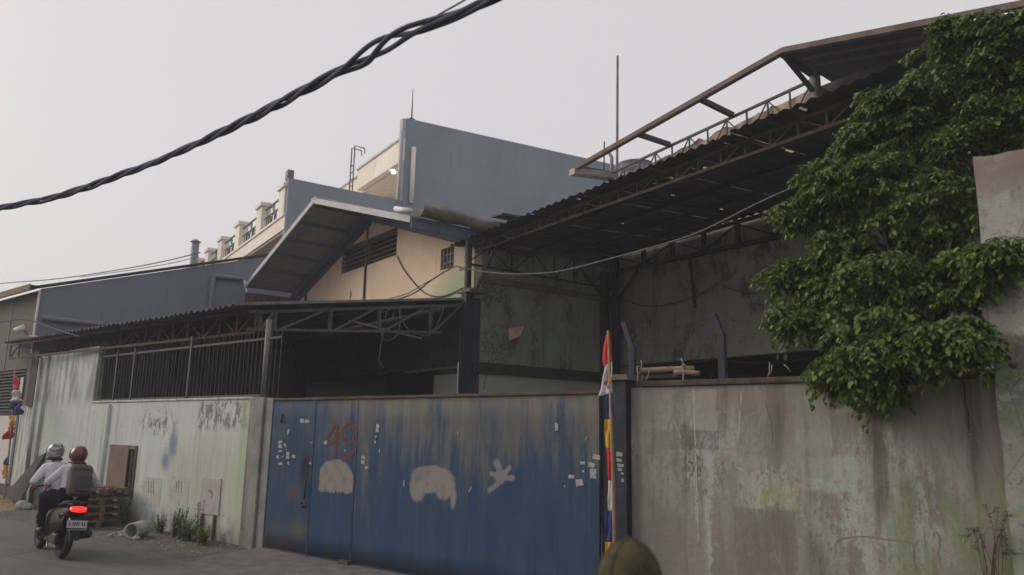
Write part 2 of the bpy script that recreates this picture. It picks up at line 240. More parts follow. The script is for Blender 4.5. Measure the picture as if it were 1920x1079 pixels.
    M['sand'] = plain('yellow_sand', (.33, .23, .13), 1, 0, .25, 10, bump=.6)
    M['rubble'] = plain('grey_rubble', (.28, .27, .25), 1, 0, .3, 8, bump=.5)
    M['crumble'] = plain('crumbling_beige_masonry', (.40, .31, .22), .95, 0, .3, 3, bump=.5)
    M['brick'] = plain('brown_brick_infill', (.11, .072, .055), .95, 0, .35, 8, bump=.5)
    M['darkwall'] = plain('shade_darkened_wall', (.06, .055, .048), .95, 0, .35, 3, bump=.4)  # shade under the lean-to painted into the wall colour
    M['ramp'] = plain('grey_ramp_concrete', (.125, .118, .108), .95, 0, .3, 4, bump=.5)
    M['darkroom'] = plain('shade_dark_interior', (.035, .034, .033), .95)  # deep interior shade put into a near-black colour
    M['paper'] = None
    g = G('printed_sticker_paper', .7); x, y, z = g.xyz(); wv = g.sm(g.noise(1, 2, .5, k=(40, 40, 160)), .5, .56); g.col(g.mix(g.mul(wv, .6), (.36, .355, .34), (.13, .13, .14))); M['paper'] = g.m
    M['paint49'] = plain('faded_red_number_paint', (.165, .040, .042), .7, 0, .2, 9)
    g = G('faded_red_number_paint', .9, 0, .1); g.col(g.mix(g.sm(g.noise(1, 7, .75, k=(22, 22, 9)), .44, .62, 0, .75), (.155, .042, .036), (.06, .062, .075))); M['paint49'] = g.m
    M['scribble'] = plain('pale_spray_paint', (.34, .32, .30), .8)
    M['mortar'] = plain('pale_crack_filler', (.26, .24, .205), .95, 0, .2, 12)
    M['rustmark'] = plain('brown_mortar_edge', (.225, .18, .135), .95, 0, .25, 12)
    M['crackdark'] = plain('dark_vine_root', (.035, .032, .026), .95)
    # --- ground
    g = G('worn_grey_road', .9); c = g.mix(g.sm(g.noise(.35, 6, .6), .35, .65), (.092, .088, .083), (.125, .120, .112)); c = g.mix(g.sm(g.noise(55, 3, .6), .5, .7, 0, .45), c, (.07, .066, .06)); c = g.mix(g.sm(g.noise(1.6, 8, .7, k=(.5, 2, 1)), .55, .7, 0, .5), c, (.19, .17, .145)); c = g.mix(g.sm(g.noise(.9, 7, .65, k=(.35, 2.2, 1), loc=(3, 5, 0)), .5, .66, 0, .55), c, (.075, .07, .064)); c = g.mix(g.sm(g.voro(.55, 'DISTANCE_TO_EDGE'), .004, .018, .55, 0), c, (.05, .047, .043))
    g.col(c); g.bump(g.add(g.noise(60, 4), g.noise(6, 6)), .4, .01); M['road'] = g.m
    g = G('dusty_verge', .97); c = g.mix(g.sm(g.noise(1.5, 7, .65), .35, .65), (.085, .079, .070), (.130, .120, .106)); c = g.mix(g.sm(g.noise(30, 4, .7), .52, .66, 0, .7), c, (.055, .05, .043)); g.col(c); g.bump(g.noise(20, 8, .7), .8, .03); M['verge'] = g.m
    # --- leaves
    g = G('ficus_leaf', .45, 0, .4); ge = g.t.nodes.new('ShaderNodeNewGeometry'); rnd = ge.outputs['Random Per Island']
    c = g.mix(rnd, (.042, .080, .018), (.150, .205, .034)); c = g.mix(g.sm(rnd, .93, .97), c, (.17, .20, .04)); g.col(c)
    tr = g.t.nodes.new('ShaderNodeBsdfTranslucent'); g.put(tr.inputs[0], (.14, .22, .04)); ms = g.t.nodes.new('ShaderNodeMixShader'); ms.inputs[0].default_value = .22
    g.t.links.new(g.b.outputs[0], ms.inputs[1]); g.t.links.new(tr.outputs[0], ms.inputs[2]); g.t.links.new(ms.outputs[0], g.t.nodes['Material Output'].inputs[0]); M['leaf'] = g.m
    M['weed'] = plain('weed_green', (.055, .085, .025), .7, 0, .5, 12); M['weedlight'] = plain('light_weed_green', (.10, .15, .03), .7, 0, .4, 12)
    M['bark'] = plain('grey_brown_bark', (.07, .058, .045), .95, 0, .3, 10, bump=.6); M['twig'] = plain('dry_reddish_twig', (.085, .045, .038), .9)
    # --- cloth and people
    for nm, c, r in (('f_red', (.42, .018, .03), .8), ('f_white', (.46, .44, .46), .8), ('f_blue', (.022, .035, .14), .8), ('f_yellow', (.50, .26, .012), .8), ('f_gold', (.30, .16, .03), .7),
                     ('shirt', (.50, .49, .55), .9), ('trousers', (.010, .012, .026), .9), ('skin', (.25, .14, .09), .6), ('shoe', (.02, .02, .022), .6), ('capcloth', (.056, .045, .022), .95), ('olive', (.06, .055, .035), .95), ('hair', (.012, .010, .009), .6),
                     ('bag', (.095, .085, .080), .9), ('bagdark', (.055, .050, .050), .9), ('strap', (.02, .022, .035), .8), ('panelwhite', (.50, .48, .47), .8), ('shutter', (.016, .026, .028), .8), ('emblemdark', (.06, .05, .08), .8)):
        M[nm] = plain(nm + '_surface', c, r, 0, .12, 9)
    g = G('creased_white_shirt', .9); g.col(g.mix(g.sm(g.noise(7, 5), .35, .65), (.46, .455, .51), (.56, .55, .60))); g.bump(g.noise(9, 4, .55, k=(1, 1, .6), dist=1.2), .9, .03); M['shirt'] = g.m
    g = G('olive_knit_cap', .95); g.col(g.mix(g.sm(g.noise(18, 5, .7), .35, .65), (.038, .030, .015), (.072, .058, .030))); g.bump(g.noise(90, 3), .6, .006); M['capcloth'] = g.m
    M['trousers'] = plain('dark_navy_trousers', (.008, .009, .020), .95, 0, .12, 9, .04)
    M['bikeblack'] = plain('gloss_black_bodywork', (.006, .006, .008), .55, 0, .2, spec=.1); M['bikered'] = plain('dark_red_bodywork', (.07, .008, .014), .3, 0, .2, spec=.5)
    M['chrome'] = plain('dull_chrome', (.35, .35, .36), .35, .9, .1); M['tyre'] = plain('tyre_rubber', (.014, .014, .015), .85)
    g = G('helmet_silver', .3, 0, .5); g.col(g.mix(g.sm(g.noise(16, 3, .5, k=(1, 1, 1.6)), .5, .56), (.36, .36, .35), (.10, .10, .11))); M['h_silver'] = g.m
    g = G('helmet_maroon', .28, 0, .5); g.col(g.mix(g.sm(g.noise(13, 3, .5), .48, .58), (.16, .012, .022), (.075, .022, .07))); M['h_maroon'] = g.m
    M['visor'] = plain('dark_visor', (.02, .02, .022), .15, 0, .1, spec=.6)
    for nm, c, st in (('taillamp', (1, .015, .01), 2.2), ('downlight', (1, .95, .82), 8.0)):
        g = G(nm + '_lens', .3); g.col((.5, .05, .03) if nm == 'taillamp' else (.8, .8, .7)); g.put(g.b.inputs['Emission Color'], c); g.b.inputs['Emission Strength'].default_value = st; M[nm] = g.m
    M['plate'] = plain('white_number_plate', (.40, .40, .41), .6, 0, .08)
mats()

# ------------------------------------------------------------------ mesh helpers
class MB:
    def __init__(s): s.v = []; s.f = []
    def box(s, x0, x1, y0, y1, z0, z1):
        b = len(s.v); s.v += [(x, y, z) for z in (z0, z1) for y in (y0, y1) for x in (x0, x1)]
        s.f += [tuple(b+i for i in q) for q in ((0, 2, 3, 1), (4, 5, 7, 6), (0, 1, 5, 4), (2, 6, 7, 3), (0, 4, 6, 2), (1, 3, 7, 5))]; return s
    def hexa(s, p):                     # 8 points: bottom 0-3 ccw, top 4-7
        b = len(s.v); s.v += [tuple(q) for q in p]
        s.f += [tuple(b+i for i in q) for q in ((3, 2, 1, 0), (4, 5, 6, 7), (0, 1, 5, 4), (1, 2, 6, 5), (2, 3, 7, 6), (3, 0, 4, 7))]; return s
    def bar(s, p, q, w_, h_=None, up=(0, 0, 1)):
        p = Vector(p); q = Vector(q); h_ = h_ or w_; d = (q-p).normalized(); upv = Vector(up)
        if abs(d.dot(upv)) > .98: upv = Vector((0, 1, 0)) if abs(d.y) < .9 else Vector((1, 0, 0))
        x = d.cross(upv).normalized()*(w_/2); y = x.cross(d).normalized()*(h_/2)
        return s.hexa([p-x-y, p+x-y, p+x+y, p-x+y, q-x-y, q+x-y, q+x+y, q-x+y])
    def tube(s, path, r, n=8, caps=True):
        path = [Vector(p) for p in path]; R_ = r if isinstance(r, (list, tuple)) else [r]*len(path); b = len(s.v); nx = None
        for i, p in enumerate(path):
            d = (path[min(i+1, len(path)-1)]-path[max(i-1, 0)]).normalized()
            if nx is None: nx = d.orthogonal().normalized()
            else:
                nx = nx-d*nx.dot(d); nx = nx.normalized() if nx.length > 1e-6 else d.orthogonal().normalized()
            ny = d.cross(nx)
            for k in range(n): t = 2*math.pi*k/n; s.v.append(tuple(p+(nx*math.cos(t)+ny*math.sin(t))*R_[i]))
        for i in range(len(path)-1):
            for k in range(n): a = b+i*n+k; c = b+i*n+(k+1) % n; s.f.append((a, c, c+n, a+n))
        if caps: s.f.append(tuple(b+k for k in reversed(range(n)))); s.f.append(tuple(b+(len(path)-1)*n+k for k in range(n)))
        return s
    def sphere(s, c, r, n=12, m=8):
        c = Vector(c); r = r if isinstance(r, (tuple, list)) else (r, r, r); b = len(s.v)
        for i in range(m+1):
            ph = math.pi*i/m-math.pi/2
            for k in range(n): t = 2*math.pi*k/n; s.v.append((c.x+r[0]*math.cos(ph)*math.cos(t), c.y+r[1]*math.cos(ph)*math.sin(t), c.z+r[2]*math.sin(ph)))
        for i in range(m):
            for k in range(n): a = b+i*n+k; d = b+i*n+(k+1) % n; s.f.append((a, d, d+n, a+n))
        return s
    def grid(s, fn, nu, nv, wrap=False):
        b = len(s.v)
        for i in range(nu+1):
            for j in range(nv+1): s.v.append(tuple(fn(i/nu, j/nv)))
        for i in range(nu):
            for j in range(nv): a = b+i*(nv+1)+j; s.f.append((a, a+nv+1, a+nv+2, a+1))
        return s
    def ribbon(s, pts, wd, y0, y1):       # flat stroke in the x-z plane
        pts = [Vector((p[0], p[1])) for p in pts]; L = []; R_ = []
        for i, p in enumerate(pts):
            d = (pts[min(i+1, len(pts)-1)]-pts[max(i-1, 0)]).normalized(); n = Vector((-d.y, d.x)); ww = (wd[i] if isinstance(wd, (list, tuple)) else wd)/2
            L.append(p+n*ww); R_.append(p-n*ww)
        for i in range(len(pts)-1):
            q = [L[i], R_[i], R_[i+1], L[i+1]]; s.hexa([(a.x, y1, a.y) for a in q]+[(a.x, y0, a.y) for a in q])
        return s
    def build(s, name, mat, parent=None, smooth=False, bevel=0, M4=None):
        me = bpy.data.meshes.new(name); vs = [tuple(M4 @ Vector(v)) for v in s.v] if M4 else s.v
        me.from_pydata(vs, [], s.f); me.materials.append(M[mat] if isinstance(mat, str) else mat)
        bm = bmesh.new(); bm.from_mesh(me); bmesh.ops.recalc_face_normals(bm, faces=bm.faces); bm.to_mesh(me); bm.free()
        if smooth: me.polygons.foreach_set('use_smooth', [True]*len(me.polygons))
        o = bpy.data.objects.new(name, me); COL.objects.link(o)
        if parent: o.parent = parent
        if bevel:
            md = o.modifiers.new('bevel', 'BEVEL'); md.width = bevel; md.segments = 2; md.limit_method = 'ANGLE'
        return o
def plate(outer, holes, y0, y1):          # wall plate in the x-z plane with openings
    bm = bmesh.new()
    for lp in [outer]+list(holes):
        vs = [bm.verts.new((p[0], y0, p[1])) for p in lp]
        for i in range(len(vs)): bm.edges.new((vs[i], vs[(i+1) % len(vs)]))
    bmesh.ops.triangle_fill(bm, use_beauty=True, use_dissolve=False, edges=bm.edges[:])
    r = bmesh.ops.extrude_face_region(bm, geom=bm.faces[:])
    for e in r['geom']:
        if isinstance(e, bmesh.types.BMVert): e.co.y = y1
    mb = MB(); bm.verts.index_update(); mb.v = [tuple(v.co) for v in bm.verts]; mb.f = [tuple(v.index for v in f.verts) for f in bm.faces]; bm.free(); return mb
def R4(a0, a1, z0, z1): return [(a0, z0), (a1, z0), (a1, z1), (a0, z1)]
def tag(o, label=None, cat=None, group=None, kind=None):
    if label: o['label'] = label
    if cat: o['category'] = cat
    if group: o['group'] = group
    if kind: o['kind'] = kind
    return o
def thing(name, label, cat, Mx, group=None):
    o = bpy.data.objects.new(name, None); COL.objects.link(o); o.empty_display_size = .2; o.matrix_world = Mx; return tag(o, label, cat, group)
def one(mb, name, label, cat, mat, Mx, group=None, kind=None, smooth=False, bevel=0):
    o = mb.build(name, mat, None, smooth, bevel); o.matrix_world = Mx; return tag(o, label, cat, group, kind)
def box(name, mat, parent, *a, bevel=0): return MB().box(*a).build(name, mat, parent, bevel=bevel)
def bar(name, mat, parent, p, q, w_, h_=None): return MB().bar(p, q, w_, h_).build(name, mat, parent)
def tube(name, mat, parent, path, r, n=8): return MB().tube(path, r, n).build(name, mat, parent, smooth=True)
def sag(p, q, drop, n=14):
    p = Vector(p); q = Vector(q); return [p.lerp(q, i/n)-Vector((0, 0, drop*4*(i/n)*(1-i/n))) for i in range(n+1)]
def smoothpath(pts, k=6):
    P = [Vector(p) for p in pts]; P = [P[0]*2-P[1]]+P+[P[-1]*2-P[-2]]; out = []
    for i in range(1, len(P)-2):
        for j in range(k):
            t = j/k; a, b, c, d = P[i-1], P[i], P[i+1], P[i+2]
            out.append(.5*((2*b)+(c-a)*t+(2*a-5*b+4*c-d)*t*t+(3*b-a-3*c+d)*t*t*t))
    out.append(P[-2]); return out
def truss(parent, name, mat, tops, bots, cw=.05, ww=.03, zig=True, bold=None):
    n = len(tops); ch = MB()
    ch.bar(tops[0], tops[-1], cw); ch.bar(bots[0], bots[-1], cw); c = ch.build(name, mat, parent)
    for i in range(n):
        MB().bar(Vector(bots[i])+Vector((0, 0, cw/2)), Vector(tops[i])-Vector((0, 0, cw/2)), bold or ww).build('upright_bar', mat, c)
        if i < n-1 and zig:
            a, b = (bots[i], tops[i+1]) if i % 2 == 0 else (tops[i], bots[i+1]); MB().bar(a, b, ww*.8).build('diagonal_bar', mat, c)
    return c

# ------------------------------------------------------------------ ground
def structure(mb, name, mat, Mx=None): 
    o = mb.build(name, mat); o['kind'] = 'structure'
    if Mx: o.matrix_world = Mx
    return o
structure(MB().grid(lambda u, v: (-150+300*u, -150+300*v, 0), 4, 4), 'ground', 'verge')
def roadz(u, v): return (-90+180*u, -1.05-11*v, .004)
structure(MB().grid(roadz, 60, 8), 'road', 'road', WF.M)
rnd = random.Random(3)
def verge(u, v):
    a = -20+34*u; d = .0+1.25*v; h = .05*(1-v)*(0.6+.4*mnoise.noise(Vector((a*1.3, d*2, 0)))) + .02*mnoise.noise(Vector((a*4, d*5, 3)))*(1-v); return (a, -d-.12*mnoise.noise(Vector((a*.9, 0, 1)))*v, max(h, .006))
structure(MB().grid(verge, 170, 10), 'roadside_dirt_strip', 'verge', WF.M)
structure(MB().hexa([(-.1, -1.5, .006), (6.6, -1.6, .006), (6.6, .3, .006), (-.1, .3, .006), (.0, -1.3, .02), (6.5, -1.35, .02), (6.5, .3, .085), (0, .3, .085)]), 'gate_ramp', 'ramp', WF.M)
structure(MB().grid(lambda u, v: (-2+14*u, .3+8*v, .012), 4, 4), 'yard_floor', 'concrete', WF.M)
hz_m = bpy.data.materials.new('pale_haze'); hz_m.use_nodes = True; _n = hz_m.node_tree.nodes; _n.remove(_n['Principled BSDF']); _pv = _n.new('ShaderNodeVolumePrincipled'); _pv.inputs['Color'].default_value = (.86, .90, .98, 1); _pv.inputs['Density'].default_value = .0026; _pv.inputs['Anisotropy'].default_value = .1; hz_m.node_tree.links.new(_pv.outputs[0], _n['Material Output'].inputs['Volume'])
tag(MB().box(-165, 165, -165, 165, -1, 17).build('haze', hz_m), 'thin pale haze filling the street air', 'haze', kind='stuff')
# ------------------------------------------------------------------ left boundary wall
W = WF.at
bw = thing('boundary_wall', 'long mint green masonry boundary wall with peeling paint beside the road', 'wall', WF.M)
plate([(-11.2, 0), (-.62, 0), (-.62, 2.4), (-6.95, 2.385), (-6.95, 3.66), (-10.3, 3.62), (-10.3, 2.4), (-11.2, 2.35)], [R4(-5.75, -4.58, .52, 1.5)], 0, .16).build('wall_face', 'mint', bw)
for a, z1 in ((-6.05, 2.36), (-9.72, 3.58), (-10.2, 3.55)):
    MB().tube([(a, -.01, .0), (a, -.01, z1)], .055, 10).build('wall_rib', 'mint', bw, smooth=True)
box('wall_coping', 'mint', bw, -6.93, -.64, -.02, .18, 2.4, 2.44, bevel=.01)
box('plaster_patch', 'patch', bw, -4.2, -3.48, -.004, .0, .42, .95)
box('plaster_patch', 'patch', bw, -3.16, -2.46, -.004, .0, .44, 1.02)
mp = box('meter_cover', 'patch2', bw, -2.02, -1.38, -.018, .0, .44, 1.05, bevel=.004); mp['label'] = 'flat pinkish grey rectangular cover plate on the wall'
MB().ribbon([(-1.72, .86), (-1.62, .80), (-1.64, .72)], .014, -.021, -.0185).build('scrawl', 'crackdark', mp)
MB().ribbon([(-1.76, .84), (-1.66, .79)], .012, -.021, -.0185).build('scrawl', 'crackdark', mp)
box('pipe_chase', 'rust', bw, -1.93, -1.86, -.03, .0, .02, .44); box('pipe_chase', 'rust', bw, -1.52, -1.46, -.03, .0, .02, .44)
for i, (a, z) in enumerate(((-3.9, .78), (-2.85, .85))):
    for k in range(3): MB().ribbon([(a+.1*k-.1, z+.1), (a+.09*k-.06, z), (a+.1*k-.05, z-.12)], .012, -.0065, -.005).build('scrawl', 'crackdark', bw)
pb = thing('boarded_window', 'brown plywood board closing a wall opening above the pallets', 'window board', WF.M)
box('plywood_board', 'ply', pb, -5.78, -4.93, -.03, -.005, .5, 1.53)
box('frame_upright', 'darkwood', pb, -4.66, -4.59, -.02, .1, .5, 1.53); box('frame_head', 'ply', pb, -4.93, -4.66, -.02, .02, 1.46, 1.53); box('frame_upright', 'greysteel', pb, -4.90, -4.86, .02, .08, .52, 1.46)
MB().bar((-4.80, .1, 1.2), (-4.72, .1, 1.45), .03, .03).build('loose_batten', 'oldwood', pb)
box('dark_back', 'darkroom', pb, -5.8, -4.5, .2, .22, .45, 1.6)
cp = thing('corner_pillar', 'grey weathered concrete pillar between mint wall and blue gate', 'pillar', WF.M)
box('pillar_shaft', 'concrete', cp, -.62, -.22, -.06, .3, 0, 2.42, bevel=.015); box('pillar_side', 'concrete', cp, -.218, .03, -.02, .3, 0, 2.40, bevel=.015)
# ------------------------------------------------------------------ iron grille above the wall
gr = thing('window_grille', 'dark iron bar grille standing on the mint wall under the low canopy', 'grille', WF.M)
bm_ = MB().box(-6.93, -.5, .05, .09, 2.44, 2.48); bm_.box(-6.93, -.0, .05, .09, 3.4, 3.44).build('grille_rail', 'steel', gr)
bsrc = MB().tube([(0, 0, 0), (0, 0, 1.14)], .009, 6).build('grille_bar', 'steel', gr)
a = -6.88; first = True; rnd = random.Random(5)
while a < -.5:
    o = bsrc if first else bsrc.copy()
    if not first: COL.objects.link(o); o.parent = gr
    o.location = (a+rnd.uniform(-.012, .012), .07, 2.46); o.rotation_euler = (rnd.uniform(-.01, .01), rnd.uniform(-.012, .012), 0); first = False; a += .128
for a in (-.30, -.17, -.02):
    o = bsrc.copy(); COL.objects.link(o); o.parent = gr; o.location = (a, .07, 2.42); o.scale.z = 1.05
for a in (-6.07, -5.27, -2.95): box('grille_post', 'steel', gr, a-.025, a+.025, .035, .105, 2.44, 3.62)
MB().tube([(-.44, .07, 2.42), (-.44, .07, 3.75)], .05, 10).build('grille_post', 'greysteel', gr, smooth=True)
# ------------------------------------------------------------------ lean-to canopy
lt = thing('lean_to_canopy', 'low dark corrugated canopy on steel trusses above the mint wall', 'canopy', WF.M)
LI = WF.I
def lean_pt(s, v):                       # s: distance along the street wall, v: 0 front edge .. 1 warehouse wall
    f = Vector((s, -.28, 3.99-.012*(s+1)*.2))
    if s < -10.92: return f.lerp(Vector((s, -.02, 4.05)), v)
    t = (s+10.92)/(10.92-1.0); b = LI @ BF.w(-10.6+10.55*t, -.03); return f.lerp(Vector((b.x, b.y, 4.62)), v)
def corr(u, amp=.028): return amp*math.cos(2*math.pi*u/.2)
s0 = -12.1
while s0 < -1.05:
    s1 = min(s0+.82, -1.0); mb = MB(); n = max(4, int((s1-s0)/.2*7))
    def fn(u, v, s0=s0, s1=s1):
        s_ = s0+(s1-s0)*u; p = lean_pt(s_, v); return (p.x, p.y-.05*rnd_off, p.z+corr(s_)+.006)
    rnd_off = rnd.random(); mb.grid(fn, n, 3); o = mb.build('roof_sheet', 'sheet', lt, smooth=True)
    sol = o.modifiers.new('t', 'SOLIDIFY'); sol.thickness = .006; s0 = s1
tops = [lean_pt(s_, .10)-Vector((0, 0, .08)) for s_ in [-11.7+.62*i for i in range(18)]]; bots = [Vector((p.x, p.y, 3.58)) for p in tops]
truss(lt, 'front_truss', 'rust', tops, bots, .05, .035)
TL = LI @ LF.M
def lp(x, z, y=0): return TL @ Vector((x, y, z))
xs = [.06, .27, .53, 1.54, 2.5, 3.58, 4.3]; tops = [lp(x, 3.92+.13*x) for x in xs]; bots = [lp(x, 3.62+.068*x) for x in xs]
sc_ = MB(); sc_.bar(tops[0], tops[-1], .06); sc_.bar(bots[0], bots[-2]+(bots[-2]-bots[-3])*.2, .05); st_ = sc_.build('side_truss', 'midsteel', lt)
for i in range(1, len(xs)-1): MB().bar(bots[i], tops[i], .055).build('upright_bar', 'midsteel', st_)
for i in range(1, len(xs)-1): MB().bar(bots[i]+(bots[i+1]-bots[i])*.08, tops[i+1]-(tops[i+1]-tops[i])*.08, .045).build('diagonal_bar', 'midsteel', st_)
MB().bar(lean_pt(-1.0, 0)+Vector((0, 0, .03)), lean_pt(-1.0, 1)+Vector((0, 0, .03)), .05, .05).build('edge_flashing', 'greysteel', lt)
for v in (.3, .55, .8):
    MB().bar(lean_pt(-10.8, v)-Vector((0, 0, .06)), lean_pt(-1.1, v)-Vector((0, 0, .06)), .05).build('purlin', 'steel', lt)
for v0, v1, z0, z1 in ((.55, .62, 3.78, 3.98), ): MB().bar(lp(1.9, 3.95), lp(3.4, 3.72), .03).build('brace', 'greysteel', lt)
# ------------------------------------------------------------------ blue gate
gt = thing('sliding_gate', 'wide worn blue steel gate with pale overpainted patches and red 49', 'gate', WF.M)
def gpanel(a0, a1, z0=.1, z1=2.36):
    n = max(2, int((a1-a0)/.1))
    mb = MB().grid(lambda u, v: (a0+(a1-a0)*u, -.05+.002*mnoise.noise(Vector(((a0+(a1-a0)*u)*1.7, v*2.2, 5)))+.0004*math.cos(2*math.pi*(a0+(a1-a0)*u)/.1), z0+(z1-z0)*v), n*4, 8)
    o = mb.build('gate_sheet', 'gate', gt, smooth=True); sl_ = o.modifiers.new('t', 'SOLIDIFY'); sl_.thickness = .003; sl_.offset = 0; return o
gw = gpanel(.08, 1.185, .1); gw['label'] = 'narrow wicket door leaf with bolt'
gpanel(1.2, 2.19)
gpanel(2.215, 6.335)
box('bottom_rail', 'gate', gt, .06, 6.34, -.045, .0, .04, .1); box('top_rail', 'rust', gt, .06, 6.36, -.075, .01, 2.36, 2.395, bevel=.005)
for a in (.06, 1.192, 2.2, 6.33): box('gate_stile', 'gate', gt, a-.012, a+.012, -.058, -.02, .06, 2.36)
tube('bolt_rod', 'black', gw, [(1.10, -.085, 1.16), (1.10, -.085, .88)], .012); MB().tube([(1.02, -.075, .80), (1.06, -.1, .86), (1.12, -.1, .83), (1.14, -.075, .78)], .014, 6).build('latch', 'rust', gw)
MB().sphere((1.07, -.08, .78), .035, 8, 6).build('padlock', 'rust', gw); tube('door_hook', 'black', gw, [(.34, -.07, 2.15), (.345, -.075, 2.0)], .012)
MB().box(2.02, 2.24, -.13, -.04, .02, .12).build('wheel_bracket', 'rust', gt)
# the number
def px2(pts, y=-.058): return [((p := W(x, y_, y)).x, p.z) for x, y_ in pts]
num = MB(); num.ribbon(px2([(629, 796), (609, 831)]), .05, -.0560, -.0545); num.ribbon(px2([(608, 830), (635, 833)]), .05, -.0556, -.0546); num.ribbon(px2([(632, 796), (630, 830), (628, 861)]), .052, -.0572, -.0562)
o_ = num.build('painted_number', 'paint49', gt); o_['label'] = 'red hand painted digit 4'
num = MB(); lo = [(653.5+12*math.cos(t), 814+17*math.sin(t)) for t in [2*math.pi*i/18 for i in range(19)]]; num.ribbon(px2(lo), .052, -.0560, -.0545); num.ribbon(px2([(665, 798), (666, 820), (665, 842), (657, 857), (647, 861), (640, 855)]), .052, -.0572, -.0562)
o_ = num.build('painted_number', 'paint49', gt); o_['label'] = 'red hand painted digit 9'
stk = [(566, 789, 7, 8), (575, 790, 8, 6), (540, 810, 3, 11), (525, 829, 7, 5), (525, 837, 7, 7), (534, 835, 5, 5), (525, 846, 7, 3), (536, 843, 2, 2), (539, 851, 6, 6), (539, 858, 6, 6), (550, 856, 6, 6), (520, 857, 5, 6), (529, 856, 4, 2), (525, 870, 8, 5), (540, 869, 3, 5), (583, 830, 5, 2), (610, 830, 7, 7), (581, 869, 4, 4), (647, 845, 3, 3), (708, 799, 6, 8), (707, 807, 6, 7), (704, 819, 3, 3), (703, 829, 3, 5), (681, 858, 7, 6), (680, 867, 7, 7), (687, 877, 6, 5), (711, 845, 1.5, 8),
       (1043, 800, 6, 16), (1118, 857, 14, 10), (1092, 868, 9, 6), (1109, 872, 12, 9), (1112, 884, 12, 9), (1112, 893, 12, 9), (1071, 894, 11, 7), (1086, 905, 14, 13), (1093, 884, 4, 4), (1058, 912, 2, 4), (1099, 822, 1.5, 9), (858, 812, 1.5, 7), (757, 907, 2, 12), (881, 918, 2, 12)]
rnd = random.Random(11)
for x, y_, ww, hh in stk:
    p = W(x, y_, -.063); q = W(x+ww/2, y_, -.063); r_ = W(x, y_+hh/2, -.063); hw = abs(q.x-p.x); hz = abs(r_.z-p.z); t = rnd.uniform(-.12, .12) if ww > 5 else rnd.uniform(-.5, .3)
    if (x, y_) == (1086, 905): t = .22
    cs, sn = math.cos(t), math.sin(t); mb = MB(); pts = [(p.x+sx*hw*cs-sz*hz*sn, p.z+sx*hw*sn+sz*hz*cs) for sx, sz in ((-1, -1), (1, -1), (1-rnd.random()*.3, 1-rnd.random()*.3), (-1, 1))]
    mb.hexa([(a, -.0545, z) for a, z in pts]+[(a, -.0585, z) for a, z in pts]); mb.build('sticker', 'paper', gt)
gp = thing('gate_post', 'dark blue steel post holding flyers at the right end of the gate', 'post', WF.M)
box('post_shaft', 'navy', gp, 6.5, 6.71, -.09, .2, 0, 2.5, bevel=.01); box('post_cap', 'greysteel', gp, 6.44, 6.74, -.12, .24, 2.5, 2.56); box('shadow_strip', 'darkpost', gp, 6.36, 6.498, -.03, .1, 0, 2.4)  # dark strip at the gate end stands for the shadow there
for x, y_, ww, hh in ((1161, 852, 12, 9), (1160, 863, 10, 7), (1163, 873, 12, 7), (1162, 881, 8, 5), (1166, 888, 5, 5), (1167, 901, 5, 7)):
    p = W(x, y_, -.1); q = W(x+ww/2, y_, -.1); r_ = W(x, y_+hh/2, -.1); hw = q.x-p.x; hz = p.z-r_.z
    MB().hexa([(p.x-hw, -.0915, p.z-hz), (p.x+hw*.9, -.0915, p.z-hz*.9), (p.x+hw, -.0915, p.z+hz*.7), (p.x-hw, -.0915, p.z+hz)]+[(p.x-hw, -.0935, p.z-hz), (p.x+hw*.9, -.0935, p.z-hz*.9), (p.x+hw, -.0935, p.z+hz*.7), (p.x-hw, -.0935, p.z+hz)]).build('sticker', 'paper', gp)
# ------------------------------------------------------------------ right boundary wall and tall pillar
rw = thing('boundary_wall', 'brown stained rendered boundary wall with pale green paint remains under the tree', 'wall', WF.M)
MB().grid(lambda u, v: (6.715+3.6*u, .001*mnoise.noise(Vector((u*6, v*4, 9))), 2.42*v), 60, 30).build('wall_face', 'render', rw, smooth=True)
MB().box(6.715, 10.3, .012, .18, 0, 2.415).build('wall_core', 'render', rw)
box('wall_coping', 'rust', rw, 6.83, 10.2, -.03, .14, 2.425, 2.485, bevel=.01)
def strokes(lst, wd, mat, name, par, y0=-.012, y1=-.003):
    for q in lst: MB().ribbon([(p.x, p.z) for p in smoothpath([(*( (lambda p: (p.x, 0, p.z))(W(x, y_)) ),) for x, y_ in q], 4)], wd, y0, y1).build(name, mat, par)
strokes([[(1434, 755), (1440, 780), (1445, 800), (1447, 820), (1444, 838), (1450, 850)], [(1259, 782), (1252, 800), (1249, 815)], [(1384, 742), (1390, 775), (1398, 800)]], .007, 'mortar', 'crack', rw, -.0030, -.0018)
strokes([[(1568, 1040), (1566, 1020), (1580, 1010), (1620, 1006), (1665, 1012), (1708, 1018), (1712, 1040), (1716, 1066)], [(1755, 996), (1762, 1012), (1758, 1040), (1764, 1062)]], .010, 'rustmark', 'crack', rw, -.0030, -.0018)
strokes([[(1808, 720), (1810, 760), (1815, 775), (1817, 812)]], .008, 'crackdark', 'crack', rw, -.0030, -.0018)
strokes([[(1790, 780), (1805, 795), (1822, 818)], [(1800, 836), (1822, 822), (1836, 828)], [(1648, 905), (1670, 912), (1706, 911)]], .004, 'mortar', 'crack', rw, -.0030, -.0018)
tp = thing('tall_pillar', 'tall mottled grey green masonry pillar at the far right', 'pillar', WF.M)
def pf(u, v):
    a = 10.13+1.9*u; z = (4.27+.008*math.sin(a*9)+.02*mnoise.noise(Vector((a*5, 1, 2))))*v; return (a+(.012*mnoise.noise(Vector((z*3, 7, 1))) if u == 0 else 0), -.1+.01*mnoise.noise(Vector((a*3, z*3, 4))), z)
